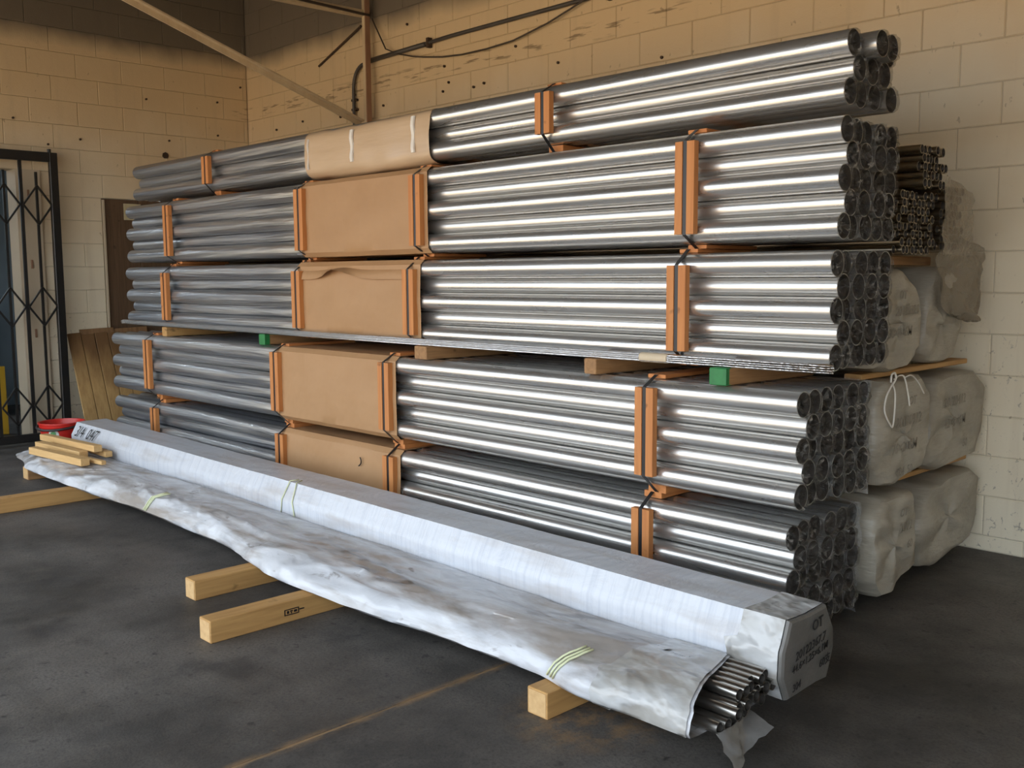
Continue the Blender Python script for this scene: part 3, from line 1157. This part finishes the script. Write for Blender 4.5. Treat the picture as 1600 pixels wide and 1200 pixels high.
def t_ring(x, amp=1.0, end=0.0, grow=0.0):
    yf_, yb_ = yfront(x) - grow, ayc(x) - 0.172
    w = yb_ - yf_
    hs = 1.0 if x > -5.6 else (1.0 - (-5.6 - x) * 0.145 if x > -7.5 else max(0.32, 0.725 - (-7.5 - x) * 1.0))
    keys = [(0.00, 0.112), (0.015, 0.135), (0.05, 0.158), (0.12, 0.178), (0.20, 0.188), (0.32, 0.196), (0.45, 0.199), (0.58, 0.198), (0.72, 0.195), (0.86, 0.190), (1.0, 0.184)]
    top = []
    for (v0, z0), (v1, z1) in zip(keys, keys[1:]):
        m_ = 2 if v1 < 0.15 else 3
        top += [(v0 + (v1 - v0) * q / m_, z0 + (z1 - z0) * q / m_) for q in range(m_)]
    top.append(keys[-1])
    bot = [(1.0, 0.125), (0.98, 0.094), (0.7, 0.093), (0.4, 0.093), (0.14, 0.093), (0.03, 0.097)]
    near = max(0.0, min(1.0, (x + 2.1) / 0.3))
    rg = []
    for (v, z) in top + bot:
        y = yf_ + w * v
        is_top = z > 0.1
        z = 0.093 + (z - 0.093) * hs + (grow if z > 0.13 else 0) + (0.012 * near if z > 0.13 else 0)
        k = amp if is_top else amp * 0.15
        a1 = nz(x * 1.1 + y * 2.4, y * 4.5 - x * 0.5, 0, 21)
        a2 = nz(x * 1.1 - y * 1.6, y * 9 + x * 1.3, 2, 22)
        a3 = nz(x * 3.2 + y * 5, y * 17 - x * 3.4, 5, 23)
        lift = 0.018 * a1 + 0.012 * (max(0.0, 1 - 2.6 * abs(a2)) ** 1.5 - 0.3) + 0.004 * (max(0.0, 1 - 2.6 * abs(a3)) ** 1.5 - 0.25)
        edge = min(1, 4 * v + 0.35) * (1 if v < 0.9 else 0.4) * (1 - 0.6 * near)
        z2 = z + k * lift * edge
        y2 = y + (k * (0.020 * nz(x * 2.6, z * 14, 4, 24) + 0.010 * nz(x * 9, z * 20, 4, 25)) if v < 0.3 and is_top else 0)
        xx = x
        if end > 0:
            if v > 0.05 and z > 0.115:
                xx = x - end * v * 0.13
        rg.append(Vector((xx, y2, max(z2, 0.0925))))
    return rg


n = 480
TX0, TX1 = -7.93, -1.60
rings = [t_ring(TX0 + (TX1 - TX0) * i / n, 1.0, 1.0 if i == n else 0) for i in range(n + 1)]
for i in range(1, 16):   # slide the last rings back with the cut edge
    for j, p in enumerate(rings[n - i]):
        sh = (TX1 - rings[n][j].x) * (1 - i / 16)
        p.x -= sh
c0 = [Vector((TX0 - 0.015, sum(p.y for p in rings[0]) / len(rings[0]) + (p.y - sum(q.y for q in rings[0]) / len(rings[0])) * 0.8, 0.094 + (p.z - 0.094) * 0.6)) for p in rings[0]]
MB().loft([c0] + rings, True, True, False).build('tarpaulin', 'tarp', T, True, auto=60)
rings = [t_ring(-1.98 + 0.37 * i / 16, 1.0, 1.0 if i == 16 else 0, 0.0045) for i in range(17)]
for i in range(0, 7):
    for j, p in enumerate(rings[16 - i]):
        if i:
            p.x -= (-1.61 - rings[16][j].x) * (1 - i / 7)
for j, p in enumerate(rings[0]):
    p.x += 0.06 * nz(j * 0.2, 0, 0, 3) + 0.12 * (min(1, j / 28) if j <= 28 else 0.5)
MB().loft(rings, True).build('end_film', 'grey_film', T, True, auto=60)
TUBE = hollow_mesh('tube', 0.0183, 0.0017, 0.24, 16, ['tube', 'inner'], 0.24)
rnd = random.Random(3)
for r in range(3):
    for k in range(10 - r % 2):
        y = 2.345 + k * 0.037 + (0.0185 if r % 2 else 0)
        z = 0.1125 + r * 0.0322
        v = (y - 2.345) / 0.36
        if (r == 2 and k < 3) or (r == 1 and k < 1):
            continue
        xe = -1.555 - 0.055 * v + rnd.uniform(-0.012, 0.02) + (0.012 if r == 1 else 0)
        put('tube', TUBE, (xe - 0.24, y, z), T)
# torn film flap hanging to the floor at the end
rings = []
for i in range(11):
    t = i / 10
    rg = []
    for j in range(13):
        s = j / 12
        z = 0.100 - 0.094 * t * (1 - 0.75 * s) + 0.010 * s
        y = 2.335 + 0.20 * s - 0.045 * t * (1 - 0.4 * s) + 0.012 * nz(s * 5, t * 4, 0, 31)
        x = -1.565 + 0.085 * t * (1 - 0.1 * s) + 0.02 * math.sin(s * 5 + t * 2) - 0.03 * s * (1 - t) + 0.015 * nz(s * 7, t * 6, 5, 31)
        rg.append(Vector((x, y, max(0.004, z))))
    rings.append(rg)
MB().loft(rings, False).build('torn_flap', 'flap_film', T, True)
# faded twine bands over the tarpaulin
for (x0, x1) in ((-2.18, -2.10), (-5.42, -5.36)):
    for dx in (0, 0.018, 0.034):
        pa = []
        for i in range(7):
            rg = t_ring(x0 + dx + (x1 - x0) * i / 6)
            pa.append(rg[i * 2] + Vector((0, -0.003, 0.005)))
        MB().tube(pa, 0.004, 5).build('twine', 'pale_string', T, True)

# ------------------------------------------------------------------ support beams on the floor


def beam(x, y0, y1, label, w=0.09, h=0.0905, dx=0.0, mat='timber_y', stamp=False):
    r = empty('support_beam', (x, (y0 + y1) / 2, 0), label, 'timber', 'beams under the packs')
    MB().bar((x, y0 + 0.002, h / 2), (x + dx, y1, h / 2), w, h, bev=0.003).build('body', mat, r)
    MB().bar((x, y0, h / 2), (x, y0 + 0.003, h / 2), w - 0.012, h - 0.012, bev=0.001).build('end_grain', 'end_grain', r)
    if stamp:
        xs = x + w / 2 + 0.0008
        for (a, b, z0, z1) in ((0.33, 0.40, 0.052, 0.056), (0.33, 0.335, 0.030, 0.056), (0.395, 0.40, 0.035, 0.056), (0.33, 0.40, 0.030, 0.034)):
            MB().box((xs, y0 + (a + b) / 2, (z0 + z1) / 2), (0.001, b - a, z1 - z0)).build('stamp', 'ink', r)
        for (a, b, z0, z1) in ((0.342, 0.352, 0.037, 0.049), (0.357, 0.370, 0.043, 0.049), (0.360, 0.366, 0.036, 0.041), (0.375, 0.390, 0.038, 0.048), (0.402, 0.425, 0.042, 0.047)):
            MB().box((xs, y0 + (a + b) / 2, (z0 + z1) / 2), (0.001, b - a, z1 - z0)).build('stamp', 'ink', r)
    return r


beam(-3.55, 1.755, 3.12, 'longest pine beam in front, stamped black on its side', stamp=True)
beam(-4.08, 1.955, 3.12, 'shorter pine beam just left of the stamped one')
beam(-2.16, 2.20, 3.05, 'pine beam poking out under the near end of the tarpaulin')
beam(-6.47, 1.35, 3.15, 'pine beam at the left edge of the picture')
beam(-7.42, 2.36, 3.10, 'short dark beam under the far end of the tarpaulin', mat='old_timber', w=0.1)

# ------------------------------------------------------------------ offcuts on the tarpaulin
OFF = [((-7.40, 2.415, 0.208), (-6.60, 2.475, 0.216), 0.062, 'pale wood offcut lying nearest the front on the tarpaulin'),
       ((-7.60, 2.525, 0.211), (-6.88, 2.572, 0.217), 0.062, 'orange-tinted wood offcut second from the front on the tarpaulin'),
       ((-7.84, 2.640, 0.228), (-6.80, 2.640, 0.262), 0.058, 'long wood offcut lying across the top of the small pile'),
       ((-7.42, 2.712, 0.215), (-6.78, 2.705, 0.217), 0.050, 'wood offcut at the back of the pile against the white pack'),
       ((-6.86, 2.535, 0.206), (-6.52, 2.565, 0.210), 0.034, 'small wood offcut tucked in the front of the pile')]
for p0, p1, w, lb in OFF:
    o = MB().bar(p0, p1, w, w * 0.8, bev=0.004).build('wood_offcut', 'timber_x')
    tag(o, lb, 'wood', 'wood offcuts on the tarpaulin')

# ------------------------------------------------------------------ bucket
bk = empty('bucket', (-8.07, 2.86, 0.0), 'red plastic bucket with dark rim handle behind the offcuts', 'bucket')
bc = (-8.07, 2.86, 0.001)
MB().lathe([(0.0, 0.0), (0.115, 0.0), (0.168, 0.285), (0.175, 0.29), (0.175, 0.30), (0.163, 0.30), (0.110, 0.012), (0.0, 0.012)], bc, 28).build('body', 'red', bk, True, auto=40)
MB().tube([Vector(bc) + Vector((0.180 * math.cos(a), 0.180 * math.sin(a), 0.272 - 0.02 * math.sin((a + 2.4) * 1.2))) for a in [(-2.5 + 0.14 * i) for i in range(25)]], 0.010, 7).build('handle', 'dark_plastic', bk, True)
sx = Vector((math.cos(-0.75), math.sin(-0.75), 0))
sy = Vector((-sx.y, sx.x, 0))
for rad, mt, off in ((0.040, 'white', 0.0), (0.026, 'sticker_green', 0.002)):
    pts = []
    for k in range(18):
        a = 2 * math.pi * k / 18
        zz = 0.215 + rad * math.sin(a)
        rr_ = 0.115 + 0.06 * zz / 0.33 + 0.003 + off
        pts.append(Vector(bc) + sx * (rr_ - 0.006 * math.cos(a) ** 2) + sy * rad * math.cos(a) + Vector((0, 0, zz)))
    MB().add(pts + [p - sx * 0.004 for p in pts], [tuple(range(18))] + [(k, (k + 1) % 18, 18 + (k + 1) % 18, 18 + k) for k in range(18)]).build('sticker', mt, bk)

# ------------------------------------------------------------------ leaning boards and the boarded opening in the left wall


def leaning_board(name, label, y0, y1, x_top, x_bot, ztop, mat, planks, tilt=0.0):
    r = empty(name, (x_bot, (y0 + y1) / 2, 0), label, 'board')
    w = (y1 - y0) / planks
    for k in range(planks):
        ya = y0 + k * w
        zt_ = ztop + random.uniform(-0.008, 0.012)
        MB().bar((x_bot, ya + w / 2 + tilt, 0.012), (x_top, ya + w / 2, zt_), w - 0.006, 0.016, up=(1, 0, 0), bev=0.003).build('plank', mat, r)
    return r


leaning_board('plank_board', 'stained yellowish plank board leaning on the wall beside the gate', 3.30, 3.90, -9.075, -8.83, 0.93, 'board', 5, 0.05)
leaning_board('plank_board', 'brown board leaning behind the yellowish plank board', 3.42, 4.05, -9.11, -8.93, 0.965, 'board2', 2, 0.03)
pn = empty('boarded_door', (XL - 0.03, 4.22, 0), 'dark brown plywood boarding in the wall opening behind the pipes', 'boarding')
for k in range(3):
    MB().box((XL - 0.03, 3.70 + 0.175 + 0.35 * k, 1.075), (0.03, 0.344, 2.14), bev=0.004).build('plywood_sheet', 'panel', pn)
MB().box((XL - 0.008, 3.715, 1.07), (0.03, 0.022, 2.13), bev=0.003).build('edge_strip', 'plain_wall', pn)
sg = MB().box((XL - 0.005, 3.985, 2.035), (0.012, 0.16, 0.15), bev=0.002).build('notice_card', 'card')
tag(sg, 'small cream notice card on the plywood boarding', 'sign')
letter('close', 0.05, (XL + 0.002, 3.915, 2.01), (0, 1, 0), (0, 0, 1), 'ink', sg, 0.0)

# ------------------------------------------------------------------ iron gate in front of the doorway
GX = -9.0
gt = empty('iron_gate', (GX, 2.4, 0), 'black iron security gate with diamond pattern across the doorway', 'gate')
GZ0, GZ1 = 0.02, 2.50
MB().box((GX, 3.235, (GZ0 + GZ1) / 2), (0.05, 0.066, GZ1 - GZ0), bev=0.004).build('post', 'iron', gt)
MB().box((GX, 1.60, (GZ0 + GZ1) / 2), (0.05, 0.066, GZ1 - GZ0), bev=0.004).build('post', 'iron', gt)
MB().box((GX, 2.4175, GZ1 - 0.04), (0.05, 1.568, 0.08), bev=0.004).build('rail', 'iron', gt)
MB().box((GX, 2.4175, GZ0 + 0.035), (0.05, 1.568, 0.07), bev=0.004).build('rail', 'iron', gt)
MB().tube([(GX, 3.21, GZ1), (GX, 3.21, GZ1 + 0.03)], 0.016, 9).build('pin', 'iron', gt)
for k in range(1, 6):
    y = 3.235 - 0.2725 * k
    MB().box((GX, y, (GZ0 + GZ1) / 2), (0.022, 0.026, GZ1 - GZ0 - 0.14)).build('upright', 'iron', gt)
for k in range(6):
    yc_ = 3.235 - 0.2725 * (k + 0.5) - (0.01 if k == 0 else 0)
    MB().box((GX, yc_, (GZ0 + 2.33) / 2 + 0.03), (0.018, 0.020, 2.33 - GZ0 - 0.06)).build('upright', 'iron', gt)
    for zc_ in (2.05, 1.185, 0.335):
        hw, hh = 0.118, 0.165
        for (a, b) in (((-hw, 0), (0, hh)), ((0, hh), (hw, 0)), ((hw, 0), (0, -hh)), ((0, -hh), (-hw, 0))):
            MB().bar((GX + 0.014, yc_ + a[0], zc_ + a[1]), (GX + 0.014, yc_ + b[0], zc_ + b[1]), 0.014, 0.016, up=(1, 0, 0)).build('diamond_bar', 'iron', gt)

# things in the store room
cb = empty('cabinet', (-11.4, 2.35, 0), 'dark cabinet in the store room behind the gate', 'cabinet')
MB().box((-11.5, 2.4, 0.56), (0.6, 1.9, 1.1), bev=0.01).build('body', 'dark', cb)
for k in range(3):
    MB().box((-11.19, 1.80 + 0.6 * k, 0.57), (0.02, 0.57, 1.02), bev=0.004).build('door', 'dark', cb)
MB().tube([(-9.75, 2.72, 0.0), (-9.82, 2.66, 2.25)], 0.020, 10).build('steel_pole', 'tube')
tag(bpy.data.objects['steel_pole'], 'steel pole standing in the store room doorway', 'pole')
rk = empty('wall_bracket', (-11.9, 2.6, 2.2), 'dark bracket high on the store room wall', 'bracket')
MB().box((-11.6, 2.35, 2.62), (0.5, 0.7, 0.10), bev=0.01).build('arm', 'dark', rk)
MB().bar((-11.98, 2.62, 2.35), (-11.4, 2.62, 2.6), 0.05, 0.05).build('brace', 'dark', rk)
yp = MB().bar((-9.75, 2.93, 0.001), (-9.85, 2.955, 0.62), 0.10, 0.03, up=(1, 0, 0), bev=0.003).build('yellow_plank', 'yellow')
tag(yp, 'yellow plank standing inside the doorway', 'plank')

# ------------------------------------------------------------------ steel and conduit on the back wall
st = empty('steel_column', (-7.01, YW - 0.05, 1.0), 'cream steel column standing against the back wall', 'column')
MB().box((-7.022, YW - 0.085, 2.35), (0.042, 0.04, 4.4), bev=0.003).build('flange', 'col_steel', st)
MB().box((-6.993, YW - 0.085, 2.35), (0.012, 0.05, 4.4), bev=0.002).build('web', 'col_rust', st)
MB().box((-7.01, YW - 0.07, 0.16), (0.2, 0.13, 0.02)).build('base_plate', 'col_rust', st)
MB().box((-7.01, YW - 0.07, 0.08), (0.2, 0.13, 0.14)).build('foot', 'col_rust', st)
kb = empty('knee_brace', (-7.05, 4.1, 2.7), 'slanting steel knee brace running from the column up to the roof', 'brace')
d = (Vector((-7.05, 3.177, 3.379)) - Vector((-7.05, 5.054, 2.754)))
p0 = Vector((-7.06, 5.10, 2.739))
p1 = p0 + d * 2.6
MB().bar(p0, p1, 0.055, 0.012, up=(0, 0.3, 1)).build('leg', 'col_steel', kb)
MB().bar(p0 + Vector((-0.022, 0, -0.02)), p1 + Vector((-0.022, 0, -0.02)), 0.012, 0.05, up=(0, 0.3, 1)).build('leg', 'col_steel', kb)
tc_ = empty('roof_tie', (-7.05, 4.0, 3.6), 'horizontal steel roof tie meeting the top of the column', 'steel tie')
MB().bar((-7.05, 5.17, 3.62), (-7.05, 0.2, 3.545), 0.07, 0.05, bev=0.004).build('bar', 'col_steel', tc_)
MB().bar((-6.99, 5.15, 3.60), (-6.99, 0.2, 3.66), 0.018, 0.018).build('rod', 'cable', tc_)
dg = MB().tube([(-7.84, YW - 0.012, 3.321), (-7.17, YW - 0.02, 3.555)], 0.010, 7).build('wall_tie', 'rust')
tag(dg, 'short slanting rusty tie rod left of the column', 'rod')
cpts = [(-7.286, YW - 0.03, 1.6), (-7.286, YW - 0.03, 3.02)]
for i in range(9):
    a = i / 8 * math.pi / 2
    cpts.append((-7.286 + 0.16 * (1 - math.cos(a)), YW - 0.03, 3.05 + 0.18 * math.sin(a)))
cpts += [(-6.95, YW - 0.03, 3.243), (-6.6, YW - 0.03, 3.252), (-6.0, YW - 0.03, 3.268), (-4.62, YW - 0.03, 3.27), (-2.0, YW - 0.03, 3.27), (1.0, YW - 0.03, 3.27)]
cn = empty('conduit', (-5.5, YW - 0.03, 1.6), 'dark conduit pipe bending along the upper back wall', 'conduit')
MB().tube(cpts, 0.015, 9).build('run', 'galv', cn, True)
MB().tube([(-7.05, YW - 0.034, 3.243), (-6.3, YW - 0.034, 3.256)], 0.019, 9).build('coupling', 'galv', cn, True)
for p in ((-7.286, 2.95), (-7.286, 2.87)):
    MB().box((p[0], YW - 0.02, p[1]), (0.075, 0.03, 0.02), bev=0.003).build('clip', 'rust', cn)
for x in (-7.08, -6.26, -4.4):
    MB().box((x, YW - 0.025, 3.262), (0.03, 0.045, 0.075), bev=0.003).build('clip', 'rust', cn)
cp = [(-6.98, 3.575), (-6.80, 3.30), (-6.64, 3.235), (-6.45, 3.185), (-6.31, 3.157), (-6.08, 3.122), (-5.85, 3.103), (-5.57, 3.100), (-5.29, 3.112), (-4.95, 3.17), (-4.64, 3.25), (-4.4, 3.32)]
cb2 = MB().tube([(x, YW - 0.045, z) for x, z in cp], 0.006, 6).build('cable', 'cable')
tag(cb2, 'thin brown cable sagging below the conduit', 'cable')


# ------------------------------------------------------------------ packs behind the pipes, along the back wall


def end_pack(name, label, poly, x1, length, seed, writing=(), amp=0.012, mat='pack'):
    """dusty plastic-wrapped pack running along the wall; poly is the (y,z) outline of its near end"""
    dp_ = densify(poly, 4)
    cy = sum(p[0] for p in dp_) / len(dp_)
    cz = sum(p[1] for p in dp_) / len(dp_)
    zmin = min(p[1] for p in dp_)
    r = empty(name, (x1 - length / 2, cy, zmin), label, 'package', 'wrapped packs behind the pipes')

    def ring(x, sc, a, bul=0.0):
        rg = []
        for (y, z) in dp_:
            d_ = Vector((y - cy, z - cz)).normalized()
            w = a * nz(x * 3, y * 9, z * 9, seed)
            yy, zz = cy + (y - cy) * sc + d_.x * w, cz + (z - cz) * sc + d_.y * w
            ang = math.atan2(z - cz, y - cy)
            fold = bul * (math.sin(ang * 5 + seed) * 0.5 + nz(yy * 10, zz * 22, 0, seed) + 0.6 * nz(yy * 30, zz * 12, 4, seed))
            rg.append(Vector((x + fold, yy, max(zz, zmin))))
        return rg
    rings = [ring(x1 - length, 0.9, 0.0)] + [ring(x1 - length + (length - 0.06) * i / 24, 1, amp) for i in range(25)]
    rings += [ring(x1 - 0.02, 0.985, amp, 0.004), ring(x1, 0.93, amp * 0.5, 0.008)]
    for s in (0.8, 0.64, 0.48, 0.32, 0.16, 0.03):
        rings.append(ring(x1 + 0.004, s, 0, 0.017))
    MB().loft(rings, True, True, True).build('cover', mat, r, True, auto=50)
    for (txt, size, dy, dz) in writing:
        letter(txt, size, (x1 + 0.022, cy + dy, cz + dz), (0, 1, 0.03), (0, 0, 1), 'grey_ink', r, 0.15, 0.0005)
    return r


end_pack('film_pack', 'crumpled white pack on the floor behind the lowest pipes, left of its pair',
         [(3.912, 0.30), (3.915, 0.40), (4.0, 0.468), (4.27, 0.468), (4.335, 0.36), (4.33, 0.12), (4.10, 0.04), (4.0, 0.035), (3.92, 0.12)], -1.86, 5.9, 41,
         (('2012', 0.06, 0.02, 0.05), ('OT', 0.05, 0.02, 0.12), ('60', 0.05, 0.10, -0.03)))
end_pack('film_pack', 'ribbed white pack on the floor against the back wall',
         [(4.44, 0.27), (4.56, 0.425), (4.75, 0.455), (5.05, 0.46), (5.15, 0.40), (5.16, 0.22), (5.06, 0.10), (4.62, 0.035), (4.50, 0.06), (4.45, 0.16)], -1.90, 5.9, 42)
end_pack('film_pack', 'white pack tied with twine at the height of the second pipe bundle',
         [(3.90, 0.62), (3.90, 0.85), (3.97, 0.975), (4.33, 0.975), (4.42, 0.90), (4.44, 0.66), (4.36, 0.56), (4.08, 0.512), (3.97, 0.53)], -1.86, 5.9, 43,
         (('OT', 0.05, 0.0, 0.13), ('20120912', 0.062, -0.12, 0.04), ('76×2×6M', 0.062, -0.15, -0.07), ('304  50', 0.05, -0.10, -0.17)))
end_pack('film_pack', 'white pack with faded writing against the wall, right of the twine-tied one',
         [(4.50, 0.62), (4.51, 0.80), (4.60, 0.935), (4.75, 0.95), (5.06, 0.945), (5.16, 0.86), (5.17, 0.62), (5.08, 0.52), (4.62, 0.50), (4.52, 0.54)], -1.90, 5.9, 44,
         (('20120412', 0.062, -0.18, 0.07), ('42×3×6M', 0.062, -0.17, -0.03), ('60', 0.055, 0.05, -0.14)))
end_pack('film_pack', 'white pack with lettering behind the middle pipes',
         [(3.905, 1.14), (3.905, 1.36), (3.97, 1.43), (4.10, 1.445), (4.28, 1.37), (4.335, 1.25), (4.33, 1.10), (4.20, 1.012), (4.02, 1.006), (3.92, 1.03)], -1.87, 5.9, 45,
         (('OT', 0.05, -0.05, 0.10), ('20120320', 0.056, -0.08, 0.03), ('38×2×6M', 0.056, -0.14, -0.06)))
end_pack('film_pack', 'narrow white pack under the hanging plastic sheet',
         [(4.46, 1.13), (4.50, 1.33), (4.60, 1.45), (4.85, 1.45), (4.90, 1.2), (4.83, 1.03), (4.70, 1.006), (4.53, 1.008), (4.47, 1.06)], -1.92, 5.9, 46)
# bearers between the packs
for (x, y0, y1, z0, z1, lb) in ((-2.02, 4.40, 5.17, 0.474, 0.497, 'pale bearer between the lower white packs by the wall'), (-1.97, 3.9, 5.0, 0.980, 1.004, 'bearer plank under the upper white packs')):
    o = MB().bar((x, y0, (z0 + z1) / 2), (x, y1, (z0 + z1) / 2), 0.08, z1 - z0, bev=0.004).build('timber_bearer', 'timber_y')
    tag(o, lb, 'timber')
# twine on the tied pack
tw = empty('twine', (-1.83, 4.05, 0.82), 'white twine loops dangling over the tied pack', 'twine')


def smooth_pts(pts, k=6):
    P = [Vector(p) for p in pts]
    out = []
    for i in range(len(P) - 1):
        a, b, c_, e = P[max(i - 1, 0)], P[i], P[i + 1], P[min(i + 2, len(P) - 1)]
        for j in range(k):
            t = j / k
            out.append(0.5 * ((2 * b) + (c_ - a) * t + (2 * a - 5 * b + 4 * c_ - e) * t * t + (-a + 3 * b - 3 * c_ + e) * t ** 3))
    out.append(P[-1])
    return out


X = -1.832
MB().tube(smooth_pts([(X, 3.975, 0.965), (X, 3.925, 0.92), (X, 3.91, 0.86), (X + 0.004, 3.955, 0.80), (X + 0.005, 3.98, 0.79), (X + 0.004, 3.995, 0.86), (X, 4.0, 0.93), (X, 3.975, 0.965)]), 0.0038, 6).build('loop', 'string', tw, True)
MB().tube(smooth_pts([(X, 3.96, 0.975), (X + 0.004, 3.955, 1.005), (X + 0.004, 3.985, 1.012), (X + 0.004, 3.995, 0.985), (X, 3.975, 0.965)]), 0.0045, 6).build('knot', 'string', tw, True)
MB().tube(smooth_pts([(X, 3.99, 0.985), (X - 0.01, 4.06, 0.995), (X, 4.085, 0.985), (X + 0.003, 4.12, 0.91), (X + 0.004, 4.135, 0.86)]), 0.0036, 6).build('tail', 'string', tw, True)
MB().tube(smooth_pts([(X, 4.085, 0.985), (X, 4.15, 0.99), (X, 4.22, 0.955), (X + 0.002, 4.28, 0.90)]), 0.0032, 6).build('tail', 'string', tw, True)


# small tube bundles behind the fourth pipe bundle
def tube_bundle(label, y0, z0, ncol, nrow, d_, x1, mat, seed, L=5.9):
    me = hollow_mesh('tube', d_ / 2 - 0.0003, d_ * 0.06, L, 12, [mat, 'inner'], 0.6)
    r = empty('tube_bundle', (x1 - L / 2, y0 + ncol * d_ / 2, z0), label, 'tubes', 'small tube bundles by the back wall')
    rd = random.Random(seed)
    for q in range(nrow):
        for k in range(ncol - q % 2):
            put('tube', me, (x1 - L + rd.uniform(-0.02, 0.015), y0 + d_ / 2 + k * d_ + (d_ / 2 if q % 2 else 0), z0 + d_ / 2 + q * d_ * 0.866), r)
    return r


b6 = tube_bundle('honeycomb bundle of many narrow tubes behind the fourth pipe bundle', 3.95, 1.50, 10, 8, 0.037, -1.83, 'tube_warm', 1)
b7 = tube_bundle('short upper bundle of narrow tubes lying on the honeycomb bundle', 4.09, 1.772, 6, 5, 0.040, -1.80, 'tube_warm', 2)
b8 = tube_bundle('film-covered tube bundle closest to the back wall', 4.36, 1.52, 7, 8, 0.040, -1.84, 'tube_warm', 3)
for b_, (ya, yb2, za, zb2, xx) in ((b6, (3.95, 4.32, 1.50, 1.76, -1.80)), (b8, (4.34, 4.65, 1.50, 1.84, -1.80))):
    rings = []
    for i in range(9):
        s = i / 8
        rings.append([Vector((xx + 0.02 * nz(i * 0.9, j * 0.8, 0, za * 3 + ya), ya + (yb2 - ya) * j / 8, za + (zb2 - za) * s - (0.06 * (j / 8) * s if b_ is b8 else 0))) for j in range(9)])
    if b_ is b8:
        MB().loft(rings, False).build('end_film', 'sheet', b_, True)
b9 = MB().bar((-2.02, 3.93, 1.478), (-2.02, 4.66, 1.478), 0.07, 0.04, bev=0.003).build('timber_bearer', 'old_timber')
tag(b9, 'bearer under the small tube bundles', 'timber')

# loose cloudy plastic sheet hanging over the packs
rings = []
N, K = 26, 24


def along(path, t):
    q = t * (len(path) - 1)
    i = min(int(q), len(path) - 2)
    f_ = q - i
    f_ = f_ * f_ * (3 - 2 * f_) * 0.5 + f_ * 0.5
    return path[i][0] + (path[i + 1][0] - path[i][0]) * f_, path[i][1] + (path[i + 1][1] - path[i][1]) * f_


LE = [(4.57, 1.645), (4.46, 1.52), (4.42, 1.42), (4.50, 1.30), (4.62, 1.235), (4.79, 1.215)]
RE = [(4.63, 1.640), (4.88, 1.57), (5.13, 1.545), (5.175, 1.47), (5.14, 1.33), (4.98, 1.225)]
for i in range(N + 1):
    t = i / N
    (yl, zl), (yr, zr) = along(LE, t), along(RE, t)
    rg = []
    for j in range(K + 1):
        q = j / K
        x = -1.875 + 0.045 * math.sin(q * 8 + t * 5) * (0.25 + 0.75 * t) + 0.05 * nz(q * 4, t * 4, 0, 51) + 0.015 * nz(q * 11, t * 11, 0, 52) - 0.03 * q
        rg.append(Vector((x, min(yl + (yr - yl) * q, YW - 0.02), zl + (zr - zl) * q - 0.05 * math.sin(math.pi * q) * (t - 0.4) + 0.012 * nz(q * 9, t * 3, 4, 53))))
    rings.append(rg)
ps = MB().loft(rings, False).build('plastic_sheet', 'sheet', None, True)
tag(ps, 'cloudy loose plastic sheet hanging beside the back wall', 'plastic sheet')
print('objects', len(bpy.data.objects))
